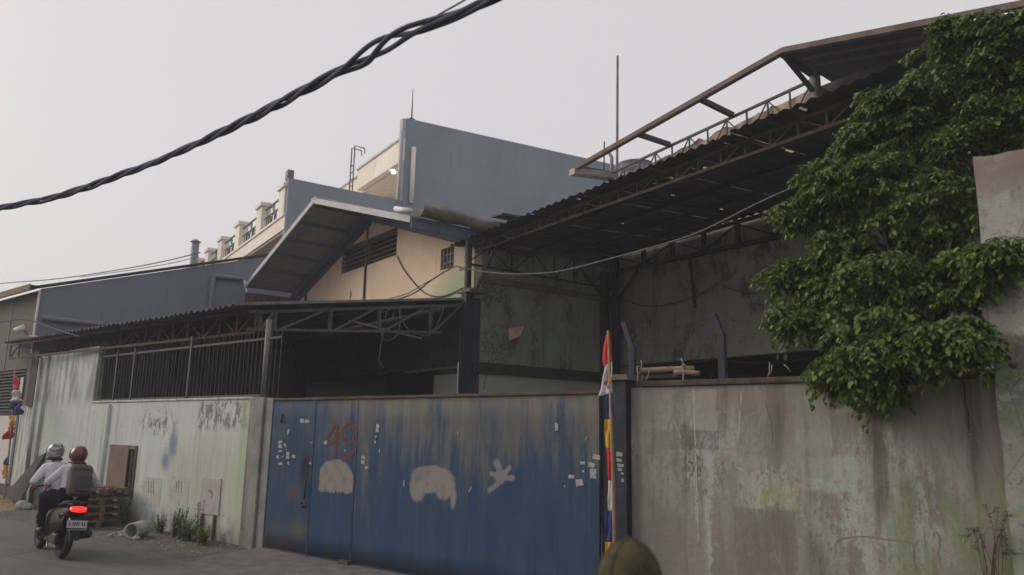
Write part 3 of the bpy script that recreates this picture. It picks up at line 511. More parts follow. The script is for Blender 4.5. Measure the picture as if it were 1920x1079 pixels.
MB().grid(pf, 40, 60).build('pillar_face', 'pillar', tp, smooth=True); box('pillar_core', 'pillar', tp, 10.145, 12.0, -.085, .45, 0, 4.24)
# rusty logs lying on the wall, barbed wire posts
tg = thing('timber_log', 'two old bleached timber lengths tied on top of the brown wall', 'timber', WF.M)
tube('log', 'oldwood', tg, smoothpath([(6.82, .03, 2.60), (7.1, .03, 2.605), (7.45, .03, 2.60)], 4), .032, 9); tube('log', 'oldwood', tg, smoothpath([(7.25, .0, 2.565), (7.4, .0, 2.56), (7.52, .02, 2.545)], 4), .03, 9); tube('log', 'darkwood', tg, smoothpath([(6.86, .06, 2.53), (7.5, .06, 2.535)], 4), .03, 9)
for a in (6.80, 7.34): tube('tie_cord', 'mortar', tg, smoothpath([(a, -.01, 2.44), (a+.02, -.02, 2.55), (a, .0, 2.645), (a+.03, .05, 2.62), (a+.03, .06, 2.5)], 4), .009, 5)
for (x0, y0), (x1, y1), (x2, y2), lab in (((1170, 605), (1186, 650), (1186, 722), 'navy angled wire post beside the flag pole'), ((1338, 590), (1353, 625), (1353, 712), 'dark blue angled wire post in the middle of the brown wall'), ((1543, 612), (1555, 648), (1553, 702), 'dark angled wire post half hidden by the tree leaves')):
    p0, p1, p2 = W(x0, y0, .1), W(x1, y1, .1), W(x2, y2, .1); t = thing('wire_post', lab, 'post', WF.M, 'angled posts for wire on the brown wall')
    bar('post_shaft', 'navy', t, (p1.x, .1, 2.3), p1, .07); bar('post_arm', 'navy', t, p1+Vector((0, 0, -.02)), p0, .055)
br = thing('barbed_wire', 'thin rusty wire strands strung between the angled posts', 'wire', WF.M)
for k, (z0, z1, z2) in enumerate(((3.0, 3.02, 2.95), (2.72, 2.70, 2.70), (3.13, 3.13, 3.05))):
    tube('strand', 'steel', br, sag((6.65, .08, z0), (7.7, .08, z1), .05)+sag((7.7, .08, z1), (8.78, .08, z2), .07)[1:]+sag((8.78, .08, z2), (10, .08, z2), .05)[1:], .0022, 4)
for x, y_, dx, dy in ((1277, 672, 6, 22), (1443, 680, -4, 30), (1448, 684, -6, 20), (1470, 684, 12, 14), (1202, 676, 0, 24), (1219, 690, -12, 34)):
    p = W(x, y_, -.02); q = W(x+dx, y_+dy, -.02); tube('loose_tie', 'mortar', br, [p, (p+q)/2+Vector((.01, 0, 0)), q], .006, 4)
# ------------------------------------------------------------------ beige gabled warehouse
wh = thing('warehouse', 'beige gabled warehouse with louvre vents and deep grey eaves', 'building', BF.M)
AP = -4.87
def rz(a): return 7.60-.312*abs(a-AP)
plate([(-9.7, 4.67), (0, 4.67), (0, rz(0)-.06), (AP, rz(AP)-.06), (-9.7, rz(-9.7)-.06)], [R4(-6.6, -5.08, 6.18, 6.84), R4(-5.0, -3.43, 6.18, 6.84), R4(-1.34, -.78, 5.45, 5.93)], 0, .2).build('front_wall', 'beige', wh)
plate(R4(-9.7, 0, 0, 4.665), [R4(-9.0, -1.5, .02, 3.3)], .01, .19).build('lower_wall', 'darkwall', wh)  # separate dark part carries the canopy shade in its colour
box('lower_panel', 'yard_grey', wh, -1.42, -.03, -.01, .006, 0, 3.12); box('lintel_pipe', 'greysteel', wh, -2.6, -.25, -.12, -.06, 3.22, 3.27)
box('side_wall', 'yard_green', wh, -.2, .0, .2, TY, 0, 6.02); box('side_wall', 'beige', wh, -9.7, -9.5, .2, 13.8, 0, 6.02); box('rear_wall', 'beige', wh, -9.5, 0, 13.8, 14, 0, 6.0)
box('side_wall', 'yard_green', wh, -.2, -.002, TY+.01, 13.8, 0, 6.02)
box('belt_beam', 'steel', wh, .002, .07, .0, TY, 3.11, 3.34); box('upper_beam', 'brownsteel', wh, .002, .05, .25, TY, 5.02, 5.16)
for a0, a1 in ((-6.6, -5.08), (-5.0, -3.43)):
    lv = MB().box(a0-.03, a1+.03, .12, .16, 6.15, 6.87).build('louvre_vent', 'darkroom', wh)
    for k in range(5):
        z = 6.22+.125*k; MB().hexa([(a0, .0, z), (a1, .0, z), (a1, .015, z), (a0, .015, z), (a0, .10, z+.1), (a1, .10, z+.1), (a1, .115, z+.1), (a0, .115, z+.1)]).build('slat', 'louvre', lv)
    MB().box(a0, a1, -.03, .0, 6.84, 6.88).build('vent_head', 'louvre', lv)
box('vent_mullion', 'louvre', wh, -5.08, -5.0, -.04, .12, 6.14, 6.90); box('downpipe', 'rust', wh, -5.06, -5.02, -.05, -.005, 4.6, 6.13); box('downpipe', 'louvre', wh, -5.06, -5.02, -.05, -.005, 6.91, 7.35)
MB().tube([(-8.95, -.04, 4.6), (-8.95, -.04, 6.0)], .03, 6).build('downpipe', 'rust', wh)
mg = box('mesh_window', 'louvre', wh, -1.34, -.78, .1, .12, 5.45, 5.93)
for k in range(4): MB().bar((-1.34+.14*(k+.5), .05, 5.45), (-1.34+.14*(k+.5), .05, 5.93), .03).build('window_bar', 'greysteel', mg)
for k in range(2): MB().bar((-1.34, .06, 5.6+.18*k), (-.78, .06, 5.6+.18*k), .03).build('window_bar', 'greysteel', mg)
MB().ribbon([(-5.9, 5.62), (-5.88, 5.5), (-5.91, 5.38)], [.04, .1, .03], -.004, -.001).build('stain_hole', 'louvre', wh)
# roof
Y0 = -1.6
for sgn, aE in ((-1, -9.75), (1, .12)):
    n = 9; a0 = AP
    for i in range(n):
        x0 = AP+(aE-AP)*i/n; x1 = AP+(aE-AP)*(i+1)/n
        MB().hexa([(x0, Y0, rz(x0)-.03), (x1, Y0, rz(x1)-.03), (x1, 14.2, rz(x1)-.03), (x0, 14.2, rz(x0)-.03), (x0, Y0, rz(x0)), (x1, Y0, rz(x1)), (x1, 14.2, rz(x1)), (x0, 14.2, rz(x0))]).build('roof_sheet', 'soffitblue', wh)
    MB().hexa([(AP, Y0-.04, rz(AP)-.09), (aE, Y0-.04, rz(aE)-.09), (aE, Y0-.004, rz(aE)-.09), (AP, Y0-.004, rz(AP)-.09), (AP, Y0-.04, rz(AP)+.05), (aE, Y0-.04, rz(aE)+.05), (aE, Y0-.004, rz(aE)+.05), (AP, Y0-.004, rz(AP)+.05)]).build('fascia_board', 'fascia', wh)
    for i in range(5):
        x = AP+(aE-AP)*(i+.12)/5.6
        if abs(x-AP) < abs(aE-AP): MB().bar((x, Y0, rz(x)-.075), (x, 0, rz(x)-.075), .06, .085).build('purlin', 'purlin', wh)
    MB().bar((AP, -.12, rz(AP)-.16), (aE, -.12, rz(aE)-.16), .14, .16).build('verge_rafter', 'purlin', wh)
    if sgn == 1: MB().hexa([(AP+.1, -.02, rz(AP)-.30), (.1, -.02, rz(.1)-.36), (.1, -.002, rz(.1)-.36), (AP+.1, -.002, rz(AP)-.30), (AP+.1, -.02, rz(AP)-.1), (.1, -.02, rz(.1)-.1), (.1, -.002, rz(.1)-.1), (AP+.1, -.002, rz(AP)-.1)]).build('barge_board', 'purlin', wh)
    else: MB().hexa([(AP, -.02, rz(AP)-.34), (aE+.1, -.02, rz(aE)-.34), (aE+.1, -.002, rz(aE)-.34), (AP, -.002, rz(AP)-.34), (AP, -.02, rz(AP)-.1), (aE+.1, -.02, rz(aE)-.1), (aE+.1, -.002, rz(aE)-.1), (AP, -.002, rz(AP)-.1)]).build('barge_board', 'purlin', wh)
MB().bar((AP, Y0-.05, rz(AP)+.03), (AP, 14.2, rz(AP)+.03), .3, .04).build('ridge_cap', 'fascia', wh)
gu = MB().grid(lambda u, v: (.24+.17*math.cos(math.pi*v)*-1, Y0+.1+8*u, 6.28-.2*math.sin(math.pi*v)+.03*math.sin(u*23)*(v > .45)+.015*math.sin(u*60)), 40, 10).build('eave_gutter', 'gutter', wh, smooth=True)
so_ = gu.modifiers.new('t', 'SOLIDIFY'); so_.thickness = .012
MB().box(.125, .16, Y0-.02, 14.2, 5.84, 6.075).build('eave_board', 'purlin', wh)
for y_ in (.1, .32): MB().tube([(.12, y_, 5.82), (.12, y_, 6.12)], .045, 10).build('gutter_outlet', 'pvc', wh, smooth=True)
pv = BF.at(742, 392, -1.72); pv2 = BF.at(770, 396, -1.72); MB().tube([pv, pv2], .055, 12).build('overflow_pipe', 'pvc', wh, smooth=True)
MB().hexa([(.3, .2, 6.36), (.7, .2, 6.34), (.7, 2.6, 6.42), (.3, 2.6, 6.44), (.3, .2, 6.40), (.7, .2, 6.38), (.7, 2.6, 6.46), (.3, 2.6, 6.48)]).build('flashing_sheet', 'sheet', wh)
MB().grid(lambda u, v: (-9.72+.0*u, Y0+1.6*v, 4.3+1.6*u), 2, 2).build('side_apron', 'brick', wh)
plate(R4(-12.6, -9.71, 0, 5.6), [], .02, .2).build('brick_infill', 'brick', wh)
box('added_dark_partition', 'darkroom', wh, -9.4, -.25, 3.0, 3.1, 0, 5.5)  # dark sheet added so the warehouse opening reads as deep shade
# corner posts and broken plaster on the yard side
pc = thing('corner_post', 'dark steel post and pipe at the warehouse corner behind the gate', 'post', BF.M)
box('post_shaft', 'darkpost', pc, -.02, .16, -.28, -.08, 0, 4.72); MB().tube([(-.22, -.12, 0), (-.2, -.12, 4.4)], .05, 10).build('pipe', 'greysteel', pc, smooth=True); MB().tube([(.0, -.32, 0), (.0, -.32, 3.3)], .012, 6).build('thin_pipe', 'pvc', pc)
box('bracket_shelf', 'brownsteel', pc, -.15, .32, -.3, .1, 4.73, 4.80); MB().tube([(.06, -.16, 4.8), (.06, -.16, 5.75)], .05, 8).build('upper_pipe', 'darkpost', pc, smooth=True); MB().tube([(.14, -.3, 4.8), (.14, -.3, 5.85)], .022, 8).build('conduit', 'greysteel', pc); box('bracket_arm', 'greysteel', pc, -.05, .2, -.34, -.3, 5.2, 5.25)
MB().bar((.2, -.1, 4.7), (.5, .1, 5.55), .05).build('stay', 'steel', pc)
pl = thing('peeling_plaster', 'loose buff plaster flake hanging from the green yard wall', 'plaster', BF.M)
q = [_a.at(x, y_) for x, y_ in ((951, 616), (975, 613), (966, 632), (953, 640))]
def sL(p, out=0): return (out, p.x, p.z)
MB().hexa([sL(q[0], .03), sL(q[1], .16), sL(q[2], .14), sL(q[3], .02)]+[sL(q[0], .05), sL(q[1], .18), sL(q[2], .16), sL(q[3], .04)]).build('flake', 'crumble', pl)
vn = thing('wall_vine', 'thin dark dried vine climbing the green yard wall near the corner post', 'vine', BF.M)
rnd = random.Random(8)
for k, pts in enumerate(([(905, 735), (912, 690), (925, 660), (918, 640), (930, 620)], [(908, 700), (930, 668), (948, 655), (965, 668)], [(915, 600), (918, 560), (912, 540)], [(913, 625), (925, 610), (950, 618)], [(940, 655), (936, 640), (952, 636), (960, 650)])):
    pp = smoothpath([sL(_a.at(x, y_), .02) for x, y_ in pts], 5); MB().tube([p+Vector((0, rnd.gauss(0, .012), rnd.gauss(0, .012))) for p in pp], .0055, 5).build('stem', 'crackdark', vn)
lf = MB()
for k in range(420):
    cxy = rnd.choice(((908, 545, 8), (918, 555, 12), (935, 552, 8), (925, 640, 14), (935, 665, 16), (905, 650, 8))); p = _a.at(cxy[0]+rnd.gauss(0, cxy[2]*.8), cxy[1]+rnd.gauss(0, cxy[2]*1.3)); c = Vector(sL(p, .04+.06*rnd.random()))
    e = Vector((rnd.uniform(-.3, .5), rnd.uniform(-1, 1), rnd.uniform(-1, .4))).normalized()*.028; f_ = e.orthogonal().normalized()*.012; b = len(lf.v); lf.v += [tuple(c), tuple(c+e*.5+f_), tuple(c+e), tuple(c+e*.5-f_)]; lf.f.append((b, b+1, b+2, b+3))
tag(lf.build('leaves', 'crackdark', vn), kind='stuff')
# ------------------------------------------------------------------ roofless warehouse behind the yard
rf = thing('derelict_warehouse', 'grimy roofless warehouse wall with crumbling top and bare gable frame', 'building', BF.M)
top = []; rnd = random.Random(4); a = 10.6
while a > .35:
    base = 8.12+.07*a if a < 5.65 else 7.75
    top.append((a, base+rnd.uniform(-.09, .05))); a -= rnd.uniform(.12, .28)
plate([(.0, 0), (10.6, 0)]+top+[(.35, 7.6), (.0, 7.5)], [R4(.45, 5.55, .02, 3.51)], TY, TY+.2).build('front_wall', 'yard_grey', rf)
plate(R4(5.52, 8.4, 7.3, 8.62), [], TY+.22, TY+.25).build('gable_panel', 'sheet', rf)
cr_ = plate([(.5, 7.35), (5.5, 7.35), (5.5, 8.5), (4.9, 8.42), (4.5, 8.40), (4.0, 8.36), (3.6, 8.30), (3.2, 8.3), (2.8, 8.2), (2.3, 8.2), (1.8, 8.1), (1.2, 8.1), (.8, 8.0), (.5, 7.95)], [], TY-.05, TY-.002); cr_.build('crumbling_parapet', 'crumble', rf)
box('light_block_ceiling', 'darkroom', rf, .02, 10.6, TY+.21, 9, 3.6, 3.75); box('light_block_back', 'darkroom', rf, .02, 10.6, 9.0, 9.2, 0, 3.6); box('light_block_side', 'darkroom', rf, 10.4, 10.6, TY+.21, 9, 0, 3.6)  # dark ceiling and walls added to keep light out of the opening
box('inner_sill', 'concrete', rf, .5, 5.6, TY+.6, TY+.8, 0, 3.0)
# bare gable frame
T1 = TY-1.0
def fz(a): return 8.22+.126*(a+.18) if a < 5.54 else 8.94-.225*(a-5.54)
lx = [.05+.5*i for i in range(12)]
truss(rf, 'gable_truss', 'steel', [(x, TY-.1, 8.22+.075*x) for x in lx], [(x, TY-.1, 7.55+.08*x) for x in lx], .05, .03)
fr1 = MB().bar((-.18, T1, fz(-.18)), (5.54, T1, fz(5.54)), .12, .10).build('verge_beam', 'brownsteel', rf); MB().bar((5.54, T1, fz(5.54)), (10.4, T1, fz(10.4)), .12, .10).build('verge_beam', 'brownsteel', rf)
for x in (-.05, 1.93, 3.66, 5.56): MB().bar((x-.08, T1, fz(x)-.02), (x+.05, TY-.1, 8.26+.075*x), .09, .1).build('outrigger', 'steel', rf)
MB().hexa([(-.32, T1-.1, 8.05), (-.12, T1-.1, 8.05), (.2, TY, 8.1), (-.1, TY, 8.1), (-.32, T1-.1, 8.2), (-.12, T1-.1, 8.2), (.2, TY, 8.26), (-.1, TY, 8.26)]).build('gutter_box', 'gutter', rf)
MB().tube([(5.62, TY-.14, 7.4), (5.62, TY-.14, 8.75)], .1, 10).build('apex_post', 'greysteel', rf, smooth=True); MB().bar((5.62, TY-.14, 8.3), (5.5, T1+.1, 8.86), .07).build('apex_brace', 'steel', rf)
for i in range(3):
    x0 = 5.46+.88*i; x1 = x0+.875
    MB().hexa([(x0, T1+.02, fz(x0)+.06), (x1, T1+.02, fz(x1)+.06), (x1, TY+6, fz(x1)-.4), (x0, TY+6, fz(x0)-.4), (x0, T1+.02, fz(x0)+.09), (x1, T1+.02, fz(x1)+.09), (x1, TY+6, fz(x1)-.37), (x0, TY+6, fz(x0)-.37)]).build('roof_sheet', 'sheet', rf)
for y_ in (TY-.12, TY-.5): MB().bar((5.6, y_, fz(5.6)-.0), (10.2, y_, fz(10.2)-.0), .06, .05).build('purlin', 'brownsteel', rf)
for x in (8.9, 10.0): MB().bar((x, T1, fz(x)), (x, TY, fz(x)-.02), .08, .08).build('outrigger', 'steel', rf)
# ------------------------------------------------------------------ big yard canopy
yc = thing('yard_canopy', 'large dark corrugated canopy with rusty lattice trusses over the yard', 'canopy', BF.M)
def cz(a, y): return 5.83+.04*a+.07*(y+.3)
rnd = random.Random(21); a0 = -.46; k = 0
while a0 < 11.5:
    a1 = a0+.8; mb = MB(); j0 = rnd.uniform(-.05, .03)
    mb.grid(lambda u, v: (a0+.8*u, -.3+j0+(TY+.17-j0)*v, cz(a0+.8*u, -.3+TY*v)+corr(a0+.8*u, .019)+.004*(k % 2)), 28, 44)
    holes = set()
    for h in range(6):
        if rnd.random() < .75: i = rnd.randrange(28); j = rnd.randrange(44); holes.add(i*44+j); 
        if rnd.random() < .3: holes.add(min(1231, i*44+j+1))
    mb.f = [f for i, f in enumerate(mb.f) if i not in holes]
    o = mb.build('roof_sheet', 'sheet', yc, smooth=True); a0 = a1; k += 1
xs = [-.42+.42*i for i in range(28)]
truss(yc, 'front_truss', 'rust', [(x, .05, cz(x, .05)-.06) for x in xs], [(x, .05, 5.66+.027*x) for x in xs], .045, .028)
ys = [-.22+.6*i for i in range(8)]
truss(yc, 'side_truss', 'steel', [(-.15+.15, y_, cz(-.1, y_)-.09) for y_ in ys], [(.0, y_, 5.36) for y_ in ys], .045, .03)
xs = [.3+.86*i for i in range(10)]; tr_ = MB().bar((xs[0], TY-.12, 6.1+.03*.3), (xs[-1], TY-.12, 6.1+.03*xs[-1]), .07); tr_.bar((xs[0], TY-.12, 5.73), (xs[-1], TY-.12, 5.73), .09, .09); rt = tr_.build('rear_truss', 'steel', yc)
for i, x in enumerate(xs):
    MB().bar((x, TY-.12, 5.77), (x, TY-.12, 6.08+.03*x), .09, .07).build('upright_bar', 'steel', rt)
    if i < 9: p_, q_ = ((x, TY-.12, 5.77), (xs[i+1], TY-.12, 6.06+.03*xs[i+1])); MB().bar(p_ if i % 2 else (x, TY-.12, 6.06+.03*x), q_ if i % 2 else (xs[i+1], TY-.12, 5.77), .03).build('diagonal_bar', 'steel', rt)
for y_ in (.6, 1.5, 2.4, 3.2): MB().bar((-.4, y_, cz(-.4, y_)-.075), (11.4, y_, cz(11.4, y_)-.075), .05, .08).build('purlin', 'steel', yc)
for x, y_, wd in ((.08, TY-.32, .16), (.28, TY-.15, .12), (.44, TY-.3, .07)): box('canopy_post', 'darkpost', yc, x-wd/2, x+wd/2, y_-wd/2, y_+wd/2, 0, 5.72)
for p_, q_ in (((.1, TY-.35, 5.1), (.1, TY-1.0, 5.6)), ((.45, TY-.25, 5.0), (1.1, TY-.25, 5.6)), ((2.75, TY-.3, 4.55), (2.55, TY-.2, 5.75))): MB().bar(p_, q_, .05).build('knee_brace', 'darkpost', yc)
rs = thing('red_board', 'narrow dull red ribbed board hung under the canopy by the side truss', 'board', BF.M)
p_ = _a.at(948, 466, -.35); q_ = _a.at(1000, 466, -.35); MB().grid(lambda u, v: (.4, p_.x+(q_.x-p_.x)*u, 5.62+.02*math.sin(u*60)*0+.16*v), 4, 2).build('board_face', 'bikered', rs); MB().bar((.41, p_.x, 5.80), (.41, q_.x, 5.80), .03, .05).build('board_top', 'greysteel', rs)
# ------------------------------------------------------------------ masts and tank
ms_ = thing('antenna_mast', 'tall thin grey mast pole behind the canopy', 'mast', BF.M); b_ = BF.at(1155, 330, TY+.5); t_ = BF.at(1158, 105, TY+.5)
MB().tube([(b_.x, TY+.5, 6.0), (t_.x, TY+.5, t_.z)], [.04, .03], 8).build('mast_tube', 'greysteel', ms_, smooth=True); MB().box(b_.x-.3, b_.x+.3, TY+.3, TY+.7, 5.9, 6.0).build('mast_base', 'steel', ms_)
ma_ = thing('small_antenna', 'short antenna rod with bent pipe left of the tall mast', 'antenna', BF.M); b_ = BF.at(1131, 322, TY+.7); t_ = BF.at(1133, 266, TY+.7)
MB().tube([(b_.x, TY+.7, b_.z-1.5), (t_.x, TY+.7, t_.z)], .018, 6).build('rod', 'steel', ma_); MB().sphere((t_.x, TY+.7, t_.z-.35), .05, 8, 6).build('insulator', 'steel', ma_); e_ = BF.at(1147, 300, TY+.7)
MB().tube(smoothpath([(e_.x, TY+.7, e_.z-1.2), (e_.x, TY+.7, e_.z-.1), (e_.x-.02, TY+.7, e_.z+.1), (e_.x-.18, TY+.7, e_.z+.3)], 5), .045, 8).build('bent_pipe', 'greypipe', ma_, smooth=True)
ct = thing('corrugated_tank', 'small grey corrugated metal tank behind the gutter end', 'tank', BF.M); c_ = BF.at(1162, 315, TY+1.3)
MB().grid(lambda u, v: (c_.x+(.5+.02*math.cos(v*2*math.pi*6))*math.cos(2*math.pi*u), TY+1.9+(.5+.02*math.cos(v*2*math.pi*6))*math.sin(2*math.pi*u), c_.z-1.0+1.2*v), 28, 36).build('tank_shell', 'greypipe', ct, smooth=True); MB().tube([(c_.x, TY+1.9, c_.z+.19), (c_.x, TY+1.9, c_.z+.22)], .5, 24).build('tank_lid', 'greypipe', ct)
MB().box(c_.x-.5, c_.x+.5, TY+1.4, TY+2.4, 5.0, c_.z-1.0).build('tank_stand', 'steel', ct)
# ------------------------------------------------------------------ neighbour house
hs = thing('neighbour_house', 'tall cream house with grey side walls and balustraded balcony behind', 'building', HF.M)
TH = HF.I @ HS.M
cx_ = _c.x
def hsp(name, mat, a0, a1, z0, z1, z1b=None, y0=0, y1=.25):
    z1b = z1 if z1b is None else z1b
    return MB().hexa([(a0, y0, z0), (a1, y0, z0), (a1, y1, z0), (a0, y1, z0), (a0, y0, z1), (a1, y0, z1b), (a1, y1, z1b), (a0, y1, z1)]).build(name, mat, hs, M4=TH)
hsp('terrace_side_wall', 'slate_paint', cx_+.03, 4.18, 0, 10.13, 10.2); hsp('tower_side_wall', 'slate_paint', 4.2, 15.5, 0, 13.41, 14.15, -.02, .25)
hsp('tower_edge', 'fascia', 4.06, 4.198, 10.2, 13.38, 13.38, .0, .22)
tube_ = lambda pts, r, mat, nm, Mx: MB().tube(pts, r, 10).build(nm, mat, hs, smooth=True, M4=Mx)
tube_([(4.5, -.12, 10.15), (4.5, -.12, 12.3)], .09, 'cream', 'downpipe', TH); tube_([(4.0, -.05, 10.1), (4.0, -.05, 12.9)], .045, 'fascia', 'downpipe', TH)
# terrace front
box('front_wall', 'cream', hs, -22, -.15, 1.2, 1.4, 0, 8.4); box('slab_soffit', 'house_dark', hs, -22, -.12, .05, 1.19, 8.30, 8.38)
box('parapet_band', 'cream', hs, -22, -.06, 0, .2, 8.385, 8.84); box('parapet_cap', 'cream', hs, -22, -.08, -.05, .25, 8.845, 8.92)
box('terrace_floor', 'soffit', hs, -22, -.75, .26, 8, 8.6, 8.7)
pil = [-.50, -3.25, -6.4, -9.4, -12.0, -14.5, -17]
for i, a in enumerate(pil):
    p_ = MB().box(a-.33, a+.33, -.03, .3, 8.925, 9.86).build('balcony_pillar', 'cream', hs); MB().box(a-.4, a+.4, -.1, .37, 9.862, 10.0).build('pillar_cap', 'cream', p_)
for i in range(len(pil)-1):
    x1, x0 = pil[i]-.34, pil[i+1]+.34; rl = MB().bar((x0, .12, 9.72), (x1, .12, 9.72), .05).bar((x0, .12, 9.40), (x1, .12, 9.40), .035).bar((x0, .12, 9.0), (x1, .12, 9.0), .035).build('balcony_railing', 'steel', hs)
    n = 9; cxm = (x0+x1)/2
    for k in range(1, n): x = x0+(x1-x0)*k/n; MB().bar((x, .12, 9.0), (x, .12, 9.40 if k % 2 else 9.40), .022).build('baluster', 'steel', rl)
    for k in range(3):
        c2 = cxm+(k-1)*.42; MB().tube([(c2+.17*math.cos(t), .12, 9.2+.17*math.sin(t)) for t in [2*math.pi*j/14 for j in range(15)]], .02, 5).build('scroll_ring', 'steel', rl)
    MB().tube([(cxm+.09*math.cos(t), .12, 9.56+.13*math.sin(t)) for t in [2*math.pi*j/14 for j in range(15)]], .018, 5).build('scroll_ring', 'steel', rl)
# upper storey: roof slab with soffit, recessed wall, ladder
cu = HS.at(757, 255); UF = Frame(HS.w(cu.x, 0), -57); TU = HF.I @ UF.M
def up(name, mat, *b): return MB().box(*b).build(name, mat, hs, M4=TU)
up('roof_fascia', 'cream', -4.45, .0, .0, .25, 11.76, 12.62); up('roof_cap', 'fascia', -4.5, .0, -.05, .3, 12.622, 12.70); up('roof_fascia', 'cream', -8.6, -4.47, .3, .5, 11.5, 12.58); up('roof_cap', 'fascia', -8.6, -4.5, .25, .55, 12.582, 12.66)
up('roof_soffit', 'soffit', -4.44, -.26, .26, 3.4, 11.70, 11.80); up('upper_wall', 'cream', -4.44, -.26, 2.6, 2.8, 8.7, 11.69); up('roof_slab', 'soffit', -8.6, -.8, .51, 9, 12.2, 12.55); up('upper_wall', 'cream', -8.5, -4.45, 1.2, 1.4, 8.7, 12.1)
lm = UF.I @ gz(738, 324, 11.68); MB().tube([(lm.x, lm.y, 11.66), (lm.x, lm.y, 11.695)], .075, 14).build('downlight', 'downlight', hs, M4=TU)
la = thing('roof_ladder', 'thin steel ladder with hooked handrails at the roof edge', 'ladder', UF.M)
for dx in (-.22, .12): MB().tube([(-4.75+dx, -.12, 11.2), (-4.75+dx, -.12, 13.75), (-4.75+dx, .32, 13.72), (-4.75+dx, .33, 13.5)], .03, 6).build('ladder_rail', 'brownsteel', la)
for k in range(6): MB().bar((-4.97, -.12, 11.4+.3*k), (-4.63, -.12, 11.4+.3*k), .03).build('rung', 'brownsteel', la)
vp_ = thing('vent_pipe', 'grey green vent pipe with a cap left of the balcony', 'pipe', HF.M); vb = HF.at(363, 495, -.8); vt = HF.at(364, 457, -.8); MB().tube([(vb.x, -.8, 5), (vb.x, -.8, vt.z)], .16, 12).build('pipe_shaft', 'greypipe', vp_, smooth=True); MB().tube([(vb.x, -.8, vt.z), (vb.x, -.8, vt.z+.12)], [.24, .05], 12).build('pipe_cap', 'greypipe', vp_)
fl = thing('floodlight_box', 'small grey floodlight box on the terrace corner', 'lamp', HF.M); box('lamp_body', 'greysteel', fl, -.38, -.1, .0, .22, 10.12, 10.46, bevel=.02); box('lamp_foot', 'greysteel', fl, -.28, -.2, .06, .16, 10.0, 10.12)
lr = thing('lightning_rod', 'thin lightning rod on the grey tower wall', 'rod', HS.M); p_ = HS.at(777, 165); MB().tube([(p_.x, .1, 13.3), (p_.x, .1, p_.z)], [.035, .012], 6).build('rod', 'steel', lr); box('rod_foot', 'steel', lr, p_.x-.1, p_.x+.1, .03, .2, 13.42, 13.5)
# ------------------------------------------------------------------ blue-grey shed and its street front
sh = thing('blue_grey_shed', 'blue grey painted shed wall with pipes behind the low canopy', 'building', SF.M)
for i, (x0, x1) in enumerate(((0, 1.45), (1.455, 3.05), (3.055, 4.8), (4.805, 7.5))):
    MB().hexa([(x0, 0, 0), (x1, 0, 0), (x1, .2, 0), (x0, .2, 0), (x0, 0, 5.38+.303*x0), (x1, 0, 5.38+.303*x1), (x1, .2, 5.38+.303*x1), (x0, .2, 5.38+.303*x0)]).build('side_panel', 'shed_paint', sh)
MB().bar((-.1, .08, 5.42), (7.5, .08, 5.42+.303*7.6), .3, .05).build('roof_edge', 'steel', sh)
MB().tube([(.1, -.1, 4.62), (2.2, -.1, 4.58)], .07, 10).build('drain_pipe', 'greypipe', sh, smooth=True)
MB().tube(smoothpath([(4.25, -.1, 5.0), (4.25, -.1, 6.2), (4.32, -.1, 6.3), (5.15, -.1, 6.34)], 5), .07, 10).build('drain_pipe', 'greypipe', sh, smooth=True)
MB().tube([(5.15, -.12, 6.3), (5.35, -.12, 5.5), (5.45, -.12, 5.45)], .035, 8).build('bent_pipe', 'pvc', sh, smooth=True); MB().tube([(-.03, -.04, 3.7), (-.03, -.04, 5.3)], .03, 6).build('corner_trim', 'pvc', sh)
TS = SF.I @ WF.M
def shp(nm, mat, *b): return MB().box(*b).build(nm, mat, sh, M4=TS)
plate(R4(-16, -10.93, 0, 5.36), [R4(-13.3, -11.2, 2.14, 3.32)], .02, .2).build('street_front', 'shed_front', sh, M4=TS)
shp('eave_fascia', 'oldwood', -16, -10.85, -.3, -.26, 5.3, 5.46); shp('eave_soffit', 'steel', -16, -10.9, -.258, .02, 5.42, 5.45)
sv = shp('shuttered_window', 'shutter', -13.3, -11.2, .1, .12, 2.14, 3.32)
for k in range(14): MB().hexa([(x, y_, 2.16+.083*k+dz) for x, y_, dz in ((-13.28, .0, 0), (-11.25, .0, 0), (-11.25, .012, 0), (-13.28, .012, 0), (-13.28, .06, .06), (-11.25, .06, .06), (-11.25, .072, .06), (-13.28, .072, .06))]).build('slat', 'shutter', sv, M4=TS)
MB().box(-11.42, -11.22, -.02, .0, 2.6, 3.1).build('notice', 'f_white', sv, M4=TS)
shp('front_panel', 'panelwhite', -15, -11.32, -.04, .015, .42, 2.12); shp('front_plinth', 'steel', -15, -10.75, -.12, .018, 0, .4); shp('front_post', 'darkwood', -10.72, -10.32, -.05, .3, 2.36, 3.75); shp('front_seam', 'greysteel', -12.9, -12.86, .005, .018, 3.35, 5.25)
ob = thing('distant_shed', 'low dark grey shed roof at the far left edge', 'building', WF.M); box('shed_wall', 'shed_front', ob, -30, -14.5, 6, 12, 0, 6.6); MB().hexa([(-31, 5.5, 6.6), (-13.5, 5.5, 6.6), (-13.5, 12.5, 7.2), (-31, 12.5, 7.2), (-31, 5.5, 6.8), (-13.5, 5.5, 6.8), (-13.5, 12.5, 7.4), (-31, 12.5, 7.4)]).build('shed_roof', 'greysteel', ob)
bd = thing('brick_rubble', 'row of loose brown bricks on the edge of the low canopy', 'bricks', WF.M); rnd = random.Random(2)
bk = MB().box(-.11, .11, -.05, .05, 0, .06).build('brick', 'brick', bd); 
